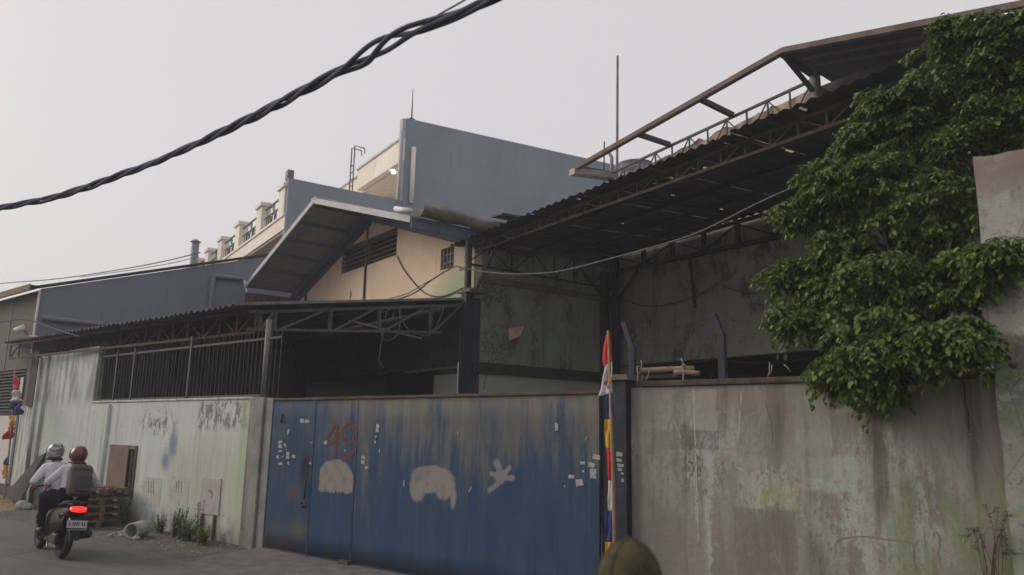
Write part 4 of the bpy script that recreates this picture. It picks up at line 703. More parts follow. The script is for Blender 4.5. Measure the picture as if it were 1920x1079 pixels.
for k in range(26):
    o = bk if k == 0 else bk.copy()
    if k: COL.objects.link(o); o.parent = bd
    a = -10.8+.12*k; p = lean_pt(a, .22); o.location = (p.x, p.y, p.z+.03+.055*(k % 3)); o.rotation_euler = (0, rnd.uniform(-.1, .1), rnd.uniform(-.6, .6))
cc = thing('security_camera', 'white tubular security camera on a bracket by the canopy end', 'camera', WF.M)
p_ = W(27, 622, -.45); q_ = W(47, 613, -.25); MB().tube([p_, q_], .075, 10).build('camera_body', 'pvc', cc, smooth=True); MB().bar(q_.lerp(p_, .3), Vector((q_.x-.1, -.1, q_.z-.2)), .03).build('bracket', 'greysteel', cc); MB().bar((q_.x-.1, -.1, q_.z-.2), (-10.6, .0, q_.z-.25), .04).build('bracket_arm', 'pvc', cc)
# ------------------------------------------------------------------ tree behind the brown wall
tr = thing('ficus_tree', 'leafy dark green tree spilling over the brown wall beside the tall pillar', 'tree', WF.M)
lobes = [(1880, 130, 105), (1750, 150, 85), (1800, 265, 125), (1690, 215, 75), (1640, 335, 100), (1560, 365, 60), (1755, 405, 130), (1580, 455, 75), (1535, 535, 75), (1650, 540, 120), (1800, 520, 95), (1866, 480, 42), (1590, 620, 90), (1490, 600, 38), (1700, 650, 110), (1800, 640, 75), (1620, 680, 62), (1640, 728, 24), (1560, 700, 30), (1780, 60, 26), (1850, 60, 45), (1900, 60, 60), (1920, 220, 90), (1650, 205, 52), (1612, 270, 55), (1545, 335, 42), (1500, 400, 36), (1470, 520, 34)]
rnd = random.Random(17); cl = []
for i, (x, y_, r) in enumerate(lobes):
    dpt = {11: -.35, 12: -.35, 13: -.2, 16: -.4, 17: -.3, 18: -.3, 14: -.35, 15: -.4, 9: .05, 10: .0}.get(i, .45 if y_ > 300 else .9)
    c = W(x, y_, dpt); e = W(x+r, y_, dpt); rr = abs((WF.M.to_3x3() @ (e-c)).dot(cR)); cl.append((c, max(rr, .1)*1.0))
trunk_base = Vector((9.5, 1.1, 0)); fork = Vector((9.35, .9, 2.3))
MB().tube(smoothpath([trunk_base, (9.45, 1.0, 1.2), fork, (9.5, .85, 3.2), (9.7, .9, 4.4)], 4), [.12]*6+[.10]*5+[.08]*3+[.05]*3, 10).build('trunk', 'bark', tr, smooth=True)
for i, (c, r) in enumerate(cl):
    if i in (9, 6, 14, 4, 2, 12, 8, 10, 16, 3, 1, 0): MB().tube(smoothpath([fork+Vector((0, 0, .25*(i % 3))), fork.lerp(c, .5)+Vector((0, .1, .15)), c], 4), [.05-.004*k for k in range(9)], 6).build('limb', 'bark', tr, smooth=True)
lv = MB(); stems = MB()
def leaf(c, d, L, wd, up):
    d = d.normalized(); s_ = d.cross(up); s_ = s_.normalized() if s_.length > 1e-4 else Vector((1, 0, 0)); n = s_.cross(d).normalized(); b = len(lv.v)
    p = [c, c+d*L*.28+s_*wd*.46+n*L*.05, c+d*L*.62+s_*wd*.40+n*L*.02, c+d*L-n*L*.16, c+d*L*.62-s_*wd*.40+n*L*.02, c+d*L*.28-s_*wd*.46+n*L*.05, c+d*L*.45-n*L*.03]
    lv.v += [tuple(q) for q in p]; lv.f += [(b, b+1, b+6), (b+1, b+2, b+6), (b+2, b+3, b+6), (b+3, b+4, b+6), (b+4, b+5, b+6), (b+5, b, b+6)]
def sprig(base, out, L, n, s0, s1):
    out = out.normalized(); side = out.cross(Vector((0, 0, 1))); side = side.normalized() if side.length > .05 else Vector((1, 0, 0)); path = []
    for j in range(n):
        t = (j+1)/n; p = base+out*L*t+Vector((0, 0, -.55*L*t*t)); path.append(p); sg = 1 if j % 2 else -1
        d = out*.45+side*sg*rnd.uniform(.25, .8)+Vector((0, 0, rnd.uniform(-1.1, -.3))); sz = rnd.uniform(s0, s1)
        leaf(p+Vector((rnd.uniform(-.015, .015), rnd.uniform(-.015, .015), rnd.uniform(-.01, .015))), d, sz, sz*rnd.uniform(.55, .72), Vector((rnd.uniform(-.35, .35), rnd.uniform(-.35, .35), 1)))
    stems.tube([base]+path[1::3]+[path[-1]], .0035, 4, caps=False)
def rdir(): return Vector((rnd.gauss(0, 1), rnd.gauss(0, 1), rnd.gauss(0, 1))).normalized()
for (c, r) in cl:
    for k in range(int(40+420*r*r)):                      # inner fill
        v = rdir(); rr = r*.75*rnd.random()**.4; sprig(c+Vector((v.x*rr, v.y*rr*.8+.1, v.z*rr)), Vector((v.x, v.y, v.z*.3-.1)), rnd.uniform(.12, .22), 8, .045, .08)
    for k in range(int(10+84*r*r)):                         # layered outer clumps
        v = rdir(); cc_ = c+Vector((v.x, v.y*.85, v.z*.92))*r*rnd.uniform(.62, .98); R_ = rnd.uniform(.10, .19); m_ = rnd.randrange(11, 19)
        for q_ in range(m_):
            an = rnd.uniform(0, 2*math.pi); o_ = Vector((math.cos(an), math.sin(an), 0))*rnd.uniform(.3, 1)+Vector((v.x*.5, v.y*.4-.25, rnd.uniform(.0, .55))); sprig(cc_+Vector((0, 0, rnd.uniform(-.03, .05))), o_, R_*rnd.uniform(.75, 1.35), rnd.randrange(7, 11), .040, .074)
for x, y_ in ((1440, 605), (1455, 590), (1448, 512), (1480, 440), (1495, 375), (1540, 325), (1600, 185), (1550, 745), (1538, 735), (1640, 758), (1655, 748), (1600, 725), (1530, 690), (1905, 512), (1900, 455), (1790, 40), (1840, 45), (1880, 38), (1690, 110), (1640, 280)):
    b_ = W(x+12, y_-8, -.1 if y_ > 560 else .3)
    for q_ in range(5): sprig(b_+Vector((.12, .1, .05)), Vector((-1 if x < 1880 else .8, rnd.uniform(-.5, .2), rnd.uniform(-.1, .35))), rnd.uniform(.12, .22), 9, .045, .08)
tag(lv.build('crown', 'leaf', tr), kind='stuff'); tag(stems.build('twigs', 'bark', tr), kind='stuff')
# hanging sprigs below the crown
# ------------------------------------------------------------------ flags on bamboo poles
def flag(label, Mx, pole, cloths, grp, emblem=None):
    t = thing('banner_flag', label, 'flag', Mx, grp); MB().tube(pole, [.020]*(len(pole)-1)+[.012], 8).build('bamboo_pole', 'bamboo', t, smooth=True)
    for i, (mat, L, R_) in enumerate(cloths):      # L, R_: left and right edge polylines from top to bottom (a, y, z)
        def fn(u, v, L=L, R_=R_):
            def ev(P): k = u*(len(P)-1); j = min(int(k), len(P)-2); return Vector(P[j]).lerp(Vector(P[j+1]), k-j)
            p = ev(L).lerp(ev(R_), v); wd_ = (ev(L)-ev(R_)).length; p.y += wd_*(.10*math.sin(v*8+u*3+i*1.7)+.05*math.sin(u*9+v*5+i)); return p
        o = MB().grid(fn, 16, 10).build('cloth_panel', mat, t, smooth=True); so2 = o.modifiers.new('t', 'SOLIDIFY'); so2.thickness = .003
        if emblem and i == emblem:
            for nm, mt, u0, u1, v0, v1 in (('emblem', 'f_gold', .50, .72, .42, .98), ('emblem_wing', 'f_gold', .56, .66, .22, .45), ('emblem_text', 'emblemdark', .76, .79, .55, .9), ('emblem_text', 'emblemdark', .82, .845, .6, .9)):
                MB().grid(lambda u, v: fn(u0+(u1-u0)*u+.05*math.sin(v*3.1)*(nm == 'emblem'), v0+(v1-v0)*v)+Vector((0, -.008, 0)), 6, 8).build(nm, mt, o, smooth=True)
    return t
def pts(lst, y=-.25): return [tuple(W(a, b, y)) for a, b in lst]
pole = [tuple(p) for p in pts([(1140, 620), (1150, 900), (1152, 1000)])]; p0, p1, p2 = [Vector(p) for p in pole]; foot = p2+(p2-p1)*((p2.z-.02)/max(.01, (p1.z-p2.z)))
flag('tall red and white pennant banner on a bamboo pole before the gate post', WF.M, [tuple(foot+Vector((0, -.03, 0))), tuple(p2), tuple(p1), tuple(p0)], [
    ('f_red', pts([(1137, 622), (1130, 652), (1129, 680), (1132, 690)]), pts([(1142, 622), (1146, 650), (1147, 674), (1148, 678)])),
    ('f_white', pts([(1132, 690), (1130, 715), (1124, 744)]), pts([(1148, 677), (1149, 705), (1148, 737)])),
    ('f_blue', pts([(1136, 743), (1138, 787)]), pts([(1148, 737), (1150, 787)])),
    ('f_yellow', pts([(1135, 787), (1133, 812), (1136, 842)]), pts([(1147, 787), (1149, 812), (1149, 842)])),
    ('f_red', pts([(1137, 843), (1141, 900)]), pts([(1149, 843), (1149, 900)])),
    ('f_white', pts([(1141, 901), (1140, 958)]), pts([(1149, 901), (1149, 958)])),
    ('f_blue', pts([(1135, 959), (1135, 1016)]), pts([(1150, 959), (1150, 1016)])),
    ('f_yellow', pts([(1135, 1017), (1134, 1075)]), pts([(1150, 1017), (1150, 1075)]))], 'banner flags on bamboo poles', 1)
def pl_(lst): return pts(lst, -.6)
pole = [Vector(p) for p in pl_([(28, 685), (22, 800), (9, 925)])]; foot = pole[2]+(pole[2]-pole[1])*(pole[2].z/(pole[1].z-pole[2].z))
flag('small red and white pennant banner hanging before the shuttered window at far left', WF.M, [tuple(foot), tuple(pole[2]), tuple(pole[1]), tuple(pole[0])], [
    ('f_red', pl_([(26, 704), (24, 718), (25, 730)]), pl_([(30, 704), (36, 718), (37, 731)])),
    ('f_white', pl_([(25, 731), (24, 752)]), pl_([(37, 732), (41, 752)])),
    ('f_blue', pl_([(24, 753), (23, 778)]), pl_([(40, 753), (38, 778)])),
    ('f_yellow', pl_([(20, 779), (16, 800)]), pl_([(27, 779), (25, 801)])),
    ('f_red', pl_([(15, 801), (5, 825)]), pl_([(26, 801), (24, 822)])),
    ('f_blue', pl_([(18, 848), (7, 872)]), pl_([(19, 848), (16, 872)])),
    ('f_yellow', pl_([(8, 872), (4, 898)]), pl_([(15, 872), (11, 896)]))], 'banner flags on bamboo poles')
# ------------------------------------------------------------------ cables
I4 = Matrix.Identity(4)
cb = thing('overhead_cable', 'thick twisted black cable bundle crossing the sky', 'cable', I4)
ctr = smoothpath([gz(x, y_, 4.6) for x, y_ in ((-160, 425), (0, 391), (120, 365), (245, 322), (370, 270), (490, 212), (600, 153), (690, 108), (770, 62), (860, 28), (925, -4), (1010, -60))], 10)
acc = [0.0]
for i in range(1, len(ctr)): acc.append(acc[-1]+(ctr[i]-ctr[i-1]).length)
for k in range(4):
    path = []
    for i, p in enumerate(ctr):
        d = (ctr[min(i+1, len(ctr)-1)]-ctr[max(i-1, 0)]).normalized(); nx = d.cross(Vector((0, 0, 1))).normalized(); ny = nx.cross(d); s_ = acc[i]
        x_ = s_/acc[-1]; sp_ = .021+.007*math.sin(s_*1.7+k)+.055*math.exp(-((s_-acc[-1]*.865)/.35)**2)*(1 if k != 1 else .2)+.010*math.exp(-((s_-acc[-1]*.2)/.9)**2)
        th = s_*(4.2 if k < 3 else 3.3)+k*2.1+.5*math.sin(s_*.9); path.append(p+nx*math.cos(th)*sp_+ny*math.sin(th)*sp_)
    MB().tube(path, .019 if k < 3 else .014, 7).build('strand', 'cable', cb, smooth=True)
MB().tube(smoothpath([gz(800, 42, 4.6), gz(830, 24, 4.66), gz(872, 0, 4.72), gz(930, -40, 4.8)], 6), .007, 5).build('thin_strand', 'cable', cb)
def wire(label, pts_, r, mat='cable', name='sagging_wire'):
    mb = MB().tube(smoothpath(pts_, 7), r, 6); return one(mb, name, label, 'wire', mat, I4, 'loose wires strung across the buildings', smooth=True)
def bw_(lst, y): return [BF.M @ BF.at(x, y_, y) for x, y_ in lst]
wire('long grey cable sagging below the yard canopy front towards the tree', bw_([(700, 568), (760, 552), (800, 530), (850, 502), (862, 501), (900, 509), (960, 514), (1010, 513), (1060, 507), (1150, 484), (1230, 462), (1300, 440), (1360, 412), (1430, 377), (1530, 333)], -.75), .012, 'greywire')
wire('thin black wire looping down the beige gable from the louvre', bw_([(744, 480), (760, 510), (790, 545), (815, 556), (840, 553), (868, 540)], -.03), .014)
wire('black wire bundle rising along the beige wall to the canopy corner', bw_([(715, 566), (750, 560), (780, 548), (810, 525), (845, 503)], -.5), .018)
wire('dark wire drooping on the grimy yard wall', bw_([(1172, 562), (1200, 572), (1240, 573), (1290, 560), (1345, 535)], TY-.1), .014)
wire('short dark wire under the canopy near the tree', bw_([(1340, 530), (1380, 545), (1420, 548), (1470, 535)], TY-.1), .012)
wire('upper thin utility wire in front of the far sky at left', [WF.M @ WF.at(x, y_, 5) for x, y_ in ((-60, 540), (0, 532), (100, 524), (200, 510), (300, 492), (375, 474))], .02, 'greywire')
wire('lower thin utility wire ending at the cream house', [WF.M @ WF.at(x, y_, 5) for x, y_ in ((150, 520), (250, 506), (320, 494), (372, 482))], .014, 'greywire')
wire('black wire running over the left shed front to the low canopy', [WF.M @ WF.at(x, y_, -.35) for x, y_ in ((-40, 605), (0, 604), (40, 599), (70, 605), (110, 620), (150, 632))], .018)
def lw_(lst, y=-.06): return [LF.M @ LF.at(x, y_, y) for x, y_ in lst]
wire('small grey wire loop hanging from the low canopy edge', lw_([(737, 574), (726, 584), (723, 597), (728, 604), (735, 598), (737, 585), (733, 572)]), .01, 'greywire')
wire('grey wire hanging in a wide curve under the low canopy edge', lw_([(744, 570), (752, 590), (757, 606), (768, 620), (790, 629), (806, 627), (818, 612), (828, 590), (832, 572)]), .01, 'greywire')
wire('grey wire loop dangling to a frayed end below the low canopy', lw_([(748, 576), (750, 600), (747, 622), (736, 636), (722, 638), (716, 630), (716, 615)]), .01, 'greywire')
wire('frayed short wire hanging inside the dark opening', lw_([(715, 618), (718, 630), (713, 650), (712, 665), (710, 677), (716, 687), (719, 689)]), .012, 'greywire')
# ------------------------------------------------------------------ pallets, pipe, plank, sand, weeds
def pallet_parts(t):
    L, Dp = 1.12, .85
    for y_ in (0, Dp/2-.045, Dp-.09): [MB().box(x, x+.11, y_, y_+.09, .022, .095).build('block', 'wood', t) for x in (0, L/2-.055, L-.11)]
    for k in range(6): MB().box(0, L, Dp*k/5.6, Dp*k/5.6+.1, .117, .135).build('deck_board', 'wood', t)
    for x in (0, L/2-.055, L-.11): MB().box(x, x+.11, 0, Dp, .0955, .1165).build('cross_board', 'wood', t)
    for y_ in (0, Dp/2-.045, Dp-.09): MB().box(0, L, y_, y_+.09, .0, .0215).build('bottom_board', 'wood', t)
names = ['lowest', 'second from bottom', 'middle', 'second from top', 'topmost']; rnd = random.Random(9); proto = None
for k in range(5):
    Mx = WF.M @ Matrix.Translation((-5.62+rnd.uniform(-.05, .05), -1.0+rnd.uniform(-.03, .03), .03+.137*k)) @ Matrix.Rotation(rnd.uniform(-.05, .05), 4, 'Z') @ Matrix.Rotation((0, 0, .0, .01, -.02)[k], 4, 'Y')
    t = thing('wooden_pallet', 'grey brown wooden pallet, %s of the stack under the boarded window' % names[k], 'pallet', Mx, 'wooden pallets stacked by the wall')
    if not proto: pallet_parts(t); proto = t
    else:
        for ch in proto.children: c = ch.copy(); COL.objects.link(c); c.parent = t
one(MB().box(-.2, .25, -.35, .2, 0, .03).box(-.12, .3, -.5, -.3, .02, .05), 'scrap_boards', 'loose broken boards lying on the pallet stack', 'boards', 'wood', WF.M @ Matrix.Translation((-5.0, -.45, .72)))
cpi = thing('drain_pipe', 'short pale concrete pipe lying on the verge beside the pallets', 'pipe', WF.M @ Matrix.Translation((-2.75, -.72, .145)) @ Matrix.Rotation(rad(-52), 4, 'Z'))
o = MB().grid(lambda u, v: (-.2+.4*u, .135*math.cos(2*math.pi*v), .135*math.sin(2*math.pi*v)), 6, 26).build('pipe_shell', 'patch', cpi, smooth=True); so3 = o.modifiers.new('t', 'SOLIDIFY'); so3.thickness = .03; so3.offset = -1
rb = MB(); rnd = random.Random(31)
for k in range(26):
    c = Vector((-3.1+rnd.gauss(0, .22), -.75+rnd.gauss(0, .12), .03)); r = rnd.uniform(.02, .07); rb.sphere((c.x, c.y, r*.5), (r*rnd.uniform(.8, 1.4), r, r*rnd.uniform(.5, .9)), 7, 5)
tag(one(rb, 'rubble_heap', 'pale rubble and crumpled sacking beside the concrete pipe', 'rubble', 'rubble', WF.M), kind='stuff')
peb = MB()
for k in range(500):
    a = rnd.uniform(-11, -.3); d = abs(rnd.gauss(.2, .45))+.05; r = rnd.uniform(.006, .022); peb.sphere((a, -d, .03*max(0, 1-d)+r*.3), (r*1.2, r, r*.7), 5, 4)
tag(one(peb, 'roadside_grit', 'small stones and grit along the foot of the mint wall', 'grit', 'rubble', WF.M), kind='stuff')
sdp = MB().grid(lambda u, v: (-1.5+3*u, -.85+1.7*v, .36*max(0, math.cos(math.pi*(u-.5)))**1.4*max(0, math.cos(math.pi*(v-.5)))**1.2+.015*mnoise.noise(Vector((u*14, v*11, 0)))), 36, 24)
one(sdp, 'sand_pile', 'low heap of yellow sand at the far left roadside', 'sand', 'sand', WF.M @ Matrix.Translation((-10.3, -.9, .005)), kind='stuff', smooth=True)
pk = thing('leaning_plank', 'dark tapered board leaning against the mint wall behind the riders', 'board', WF.M)
qa = [W(x, y_, -.08) for x, y_ in ((80, 850), (73, 850), (32, 925), (60, 925))]; qb = [W(x, y_, -.08) for x, y_ in ((80, 850), (68, 856), (30, 940), (70, 935))]
MB().hexa([(qb[3].x, -.5, .02), (qb[2].x, -.5, .02), (qb[1].x, -.03, qb[1].z), (qb[0].x, -.03, qb[0].z), (qb[3].x, -.46, .02), (qb[2].x, -.46, .02), (qb[1].x, .0, qb[1].z+.02), (qb[0].x, .0, qb[0].z+.02)]).build('plank_face', 'darkwood', pk)
one(MB().sphere((0, 0, .10), (.2, .14, .12), 14, 9).sphere((.16, .05, .08), (.12, .12, .09), 12, 8), 'sack', 'pale sack lying below the leaning board', 'sack', 'rubble', WF.M @ Matrix.Translation((-8.9, -.45, .0)), smooth=True)
def weed(a, d, h, n, mat, label, spread=.12):
    r_ = random.Random(int(a*100)); t = thing('weed_plant', label, 'weed', WF.M @ Matrix.Translation((a, -d, .02)), 'weeds at the foot of the mint wall'); mb = MB(); st = MB()
    for k in range(n):
        an = r_.uniform(0, 6.28); le = Vector((math.cos(an)*spread*r_.uniform(.2, 1.4), math.sin(an)*spread*.6*r_.uniform(.2, 1.3), h*r_.uniform(.45, 1))); b0 = Vector((r_.uniform(-spread, spread)*.5, r_.uniform(-.04, .04), 0)); st.tube([b0, b0+le*.6+Vector((0, 0, .02)), b0+le], .004, 4, caps=False)
        for j in range(9):
            p = b0+le*(.2+.8*j/8); e = Vector((r_.uniform(-1, 1), r_.uniform(-1, 1), r_.uniform(-.4, .6))).normalized()*r_.uniform(.035, .07); f_ = e.cross(Vector((0, 0, 1)))*.35; b = len(mb.v); mb.v += [tuple(p), tuple(p+e*.5+f_), tuple(p+e-Vector((0, 0, .01))), tuple(p+e*.5-f_)]; mb.f.append((b, b+1, b+2, b+3))
    mb.build('leaves', mat, t); st.build('stems', mat, t)
weed(-2.35, .25, .5, 26, 'weed', 'tall grassy weed clump just behind the concrete pipe', .14); weed(-1.75, .35, .38, 40, 'weed', 'dark low weed clump below the pinkish cover plate', .25); weed(-1.15, .4, .30, 40, 'weedlight', 'bright yellow green weed clump nearest the corner pillar', .16); weed(-2.05, .3, .55, 14, 'weed', 'thin upright weed stems left of the cover plate', .1); weed(-3.0, .2, .35, 24, 'weed', 'small weed tuft under the scrawled plaster patch', .12); weed(-4.3, .25, .6, 22, 'weed', 'weed clump at the right end of the pallet stack', .12); weed(-1.45, .3, .75, 8, 'weed', 'tall sparse weed stalk before the cover plate', .1)
ds = thing('dry_shrub', 'reddish dry twiggy shrub growing before the brown wall at lower right', 'shrub', WF.M); rnd = random.Random(13); tw = MB(); fo = MB()
for k in range(13):
    b0 = (1856+rnd.uniform(-10, 26), 1110); tip = rnd.choice(((1838, 958), (1846, 952), (1868, 955), (1884, 962), (1822, 985), (1815, 1002), (1898, 1010), (1832, 1022), (1880, 1030)))
    q = [b0, (b0[0]*.7+tip[0]*.3+rnd.uniform(-6, 6), 1050), (b0[0]*.35+tip[0]*.65+rnd.uniform(-8, 8), 1000+rnd.uniform(-10, 10)), (tip[0]+rnd.uniform(-8, 8), tip[1]+rnd.uniform(-6, 8)), (tip[0]+rnd.uniform(-16, 26), tip[1]+rnd.uniform(-2, 16))]; yy = -.12+rnd.uniform(-.08, .06)
    pp = smoothpath([W(x, y_, yy) for x, y_ in q], 4); tw.tube(pp, [.0042-.0002*i for i in range(len(pp))], 4, caps=False)
    for j in range(26):
        p = pp[-1-j//3]; e = Vector((rnd.uniform(-1, 1), rnd.uniform(-.6, .4), rnd.uniform(-.8, .5))).normalized()*rnd.uniform(.015, .04); f_ = e.orthogonal().normalized()*.0022; b = len(fo.v); fo.v += [tuple(p), tuple(p+e*.5+f_), tuple(p+e), tuple(p+e*.5-f_)]; fo.f.append((b, b+1, b+2, b+3))
tw.build('twigs', 'twig', ds); fo.build('leaves', 'crackdark', ds); MB().tube(smoothpath([(9.97, -.14, 0), (9.95, -.12, .5), W(1862, 1100, -.12)], 4), .012, 6).build('stem', 'twig', ds)
# ------------------------------------------------------------------ scooter and riders
u_ = WF.M.to_3x3() @ Vector((-1, 0, 0)); hd = math.atan2(u_.y, u_.x)-rad(7)
bp = WF.w(-1.34, -2.46)
BK = Matrix.Translation((bp.x, bp.y, .004)) @ Matrix.Rotation(hd, 4, 'Z') @ Matrix.Rotation(rad(5), 4, 'X')        # x forward, y left
sc = thing('motor_scooter', 'black motor scooter with lit red tail lamp carrying two riders', 'scooter', BK)
def wheel(x):
    t = MB().grid(lambda u, v: (x+(.235+.048*math.cos(2*math.pi*v))*math.cos(2*math.pi*u), .055*math.sin(2*math.pi*v), .283+(.235+.048*math.cos(2*math.pi*v))*math.sin(2*math.pi*u)), 36, 12).build('wheel', 'tyre', sc, smooth=True)
    MB().grid(lambda u, v: (x+(.19+.015*math.cos(2*math.pi*v))*math.cos(2*math.pi*u), .04*math.sin(2*math.pi*v), .283+(.19+.015*math.cos(2*math.pi*v))*math.sin(2*math.pi*u)), 28, 8).build('rim', 'black', t, smooth=True)
    for k in range(5): an = 2*math.pi*k/5; MB().bar((x, 0, .283), (x+.19*math.cos(an), 0, .283+.19*math.sin(an)), .03, .03).build('spoke', 'black', t)
    MB().tube([(x, -.06, .283), (x, .06, .283)], .045, 10).build('hub', 'black', t)
wheel(0); wheel(1.27)
def loft(secs, n=16):                    # sections: (x, zc, half width, half height)
    mb = MB()
    def fn(u, v):
        k = u*(len(secs)-1); j = min(int(k), len(secs)-2); t = k-j; a = [secs[j][i]*(1-t)+secs[j+1][i]*t for i in range(4)]; th = 2*math.pi*v; c, s_ = math.cos(th), math.sin(th); e = .7
        return (a[0], a[2]*math.copysign(abs(c)**e, c), a[1]+a[3]*math.copysign(abs(s_)**e, s_))
    mb.grid(fn, (len(secs)-1)*4, n); return mb
loft([(-.36, .70, .03, .03), (-.30, .68, .11, .06), (-.1, .63, .15, .12), (.3, .56, .17, .16), (.62, .46, .16, .2), (.7, .42, .1, .16)]).build('rear_cowl', 'bikeblack', sc, smooth=True)
loft([(-.24, .765, .06, .02), (-.1, .78, .12, .045), (.2, .775, .14, .05), (.42, .74, .145, .05), (.75, .72, .11, .05), (.82, .70, .05, .03)]).build('seat', 'black', sc, smooth=True)
loft([(.62, .33, .13, .07), (.95, .30, .17, .05), (1.05, .36, .17, .09)]).build('footboard', 'bikeblack', sc, smooth=True)
loft([(1.0, .34, .16, .12), (1.02, .55, .19, .26), (1.1, .72, .17, .28), (1.2, .86, .10, .14)]).build('front_shield', 'bikeblack', sc, smooth=True)
loft([(.98, .99, .09, .05), (1.08, 1.0, .16, .08), (1.2, .95, .1, .08)]).build('handlebar_cowl', 'bikeblack', sc, smooth=True)
tube('handlebar', 'black', sc, smoothpath([(.93, .36, .93), (1.02, .2, .96), (1.05, 0, .97), (1.02, -.2, .96), (.93, -.36, .93)], 4), .014); tube('fork', 'black', sc, [(1.27, .08, .283), (1.13, .06, .7)], .025); tube('fork', 'black', sc, [(1.27, -.08, .283), (1.13, -.06, .7)], .025)
MB().grid(lambda u, v: (1.27+.32*math.cos(.5+2.0*u), .075*(v-.5)*2, .283+.32*math.sin(.5+2.0*u)), 14, 4).build('front_mudguard', 'bikeblack', sc, smooth=True)
MB().hexa([(-.34, -.09, .50), (-.34, .09, .50), (-.05, .08, .6), (-.05, -.08, .6), (-.40, -.08, .56), (-.40, .08, .56), (-.1, .08, .66), (-.1, -.08, .66)]).build('tail_panel', 'bikered', sc, bevel=.01)
MB().hexa([(-.46, -.06, .30), (-.46, .06, .30), (-.43, .07, .30), (-.43, -.07, .30), (-.40, -.09, .58), (-.40, .09, .58), (-.33, .09, .56), (-.33, -.09, .56)]).build('rear_mudguard', 'black', sc)
tl = loft([(-.418, .715, .0005, .0005), (-.415, .715, .05, .02), (-.40, .715, .10, .034), (-.34, .72, .11, .04)]).build('tail_lamp', 'taillamp', sc, smooth=True); tl['label'] = 'lit red tail lamp'
for s_ in (-1, 1): MB().sphere((-.33, s_*.16, .64), (.045, .05, .025), 10, 6).build('indicator', 'bikered', sc, smooth=True)
pt = MB().hexa([(-.455, -.13, .47), (-.455, .13, .47), (-.448, .13, .47), (-.448, -.13, .47), (-.43, -.13, .57), (-.43, .13, .57), (-.423, .13, .57), (-.423, -.13, .57)]).build('number_plate', 'plate', sc)
for yy, ww, hh in ((.10, .02, .05), (.055, .018, .05), (.03, .018, .05), (.005, .018, .05), (-.02, .018, .05), (-.065, .022, .05), (-.095, .022, .05)): MB().hexa([(-.4535, yy-ww*.35, .50), (-.4535, yy+ww*.35, .50), (-.4515, yy+ww*.35, .50), (-.4515, yy-ww*.35, .50), (-.4425, yy-ww*.35, .55), (-.4425, yy+ww*.35, .55), (-.4405, yy+ww*.35, .55), (-.4405, yy-ww*.35, .55)]).build('plate_mark', 'steel', pt)
MB().bar((-.458, .12, .445), (-.458, -.13, .45), .012).build('plate_bracket', 'chrome', sc)
loft([(-.2, .54, .13, .16), (.2, .47, .185, .26), (.55, .42, .19, .26), (.78, .40, .15, .2), (.95, .42, .1, .12)]).build('side_fairing', 'bikeblack', sc, smooth=True)
tube('exhaust_silencer', 'black', sc, [(.45, -.17, .28), (.2, -.19, .30), (-.3, -.21, .38)], [.03, .055, .06], 12); MB().box(-.1, .5, .08, .16, .2, .36).build('engine_case', 'black', sc, bevel=.03); MB().bar((0, .09, .283), (.4, .1, .3), .06, .09).build('swingarm', 'black', sc); tube('shock_absorber', 'black', sc, [(0, .12, .32), (.02, .13, .62)], .03)
for s_ in (-1, 1):
    tube('mirror_stalk', 'steel', sc, [(1.0, s_*.2, 1.02), (1.0, s_*.27, 1.2)], .007, 6); MB().sphere((1.0, s_*.29, 1.23), (.02, .06, .04), 12, 8).build('mirror', 'black', sc, smooth=True)
tube('grab_rail', 'steel', sc, smoothpath([(.05, .15, .74), (-.2, .14, .80), (-.3, 0, .82), (-.2, -.14, .80), (.05, -.15, .74)], 4), .012); tube('side_stand', 'chrome', sc, [(.4, .12, .2), (.2, .16, .14)], .012, 6)

def body(name, label, Mx, caps, cat='person', vox=.012, group=None):
    mb = MB(); 
    for (p, q, r1, r2, mt) in caps:
        p = Vector(p); q = Vector(q); d = q-p; L = d.length; d = d.normalized() if L > 1e-6 else Vector((0, 0, 1)); path = []; rs = []
        for k in range(5): t = math.pi/2*k/4; path.append(p-d*r1*math.cos(t)); rs.append(max(r1*math.sin(t), r1*.05))
        for k in range(5): t = math.pi/2*(1-k/4); path.append(q+d*r2*math.cos(t)); rs.append(max(r2*math.sin(t), r2*.05))
        mb.tube(path, rs, 12)
    o = mb.build(name+'_src', 'skin'); rm = o.modifiers.new('r', 'REMESH'); rm.mode = 'VOXEL'; rm.voxel_size = vox; s2 = o.modifiers.new('s', 'SMOOTH'); s2.factor = .5; s2.iterations = 4
    bpy.context.view_layer.update(); dg = bpy.context.evaluated_depsgraph_get(); me = bpy.data.meshes.new_from_object(o.evaluated_get(dg)); me.name = name; bpy.data.objects.remove(o)
    ml = sorted(set(c[4] for c in caps)); me.materials.clear(); [me.materials.append(M[m_]) for m_ in ml]
    cc_ = [(Vector(p), Vector(q), r1, r2, ml.index(mt)) for p, q, r1, r2, mt in caps]
    for pg in me.polygons:
        c = pg.center; best = 9
        for p, q, r1, r2, mi in cc_:
            d = q-p; t = max(0, min(1, (c-p).dot(d)/max(d.length_squared, 1e-9))); v = (c-p-d*t).length-(r1+(r2-r1)*t)
            if v < best: best = v; pg.material_index = mi
        pg.use_smooth = True
    ob_ = bpy.data.objects.new(name, me); COL.objects.link(ob_); ob_.matrix_world = Mx; return tag(ob_, label, cat, group)
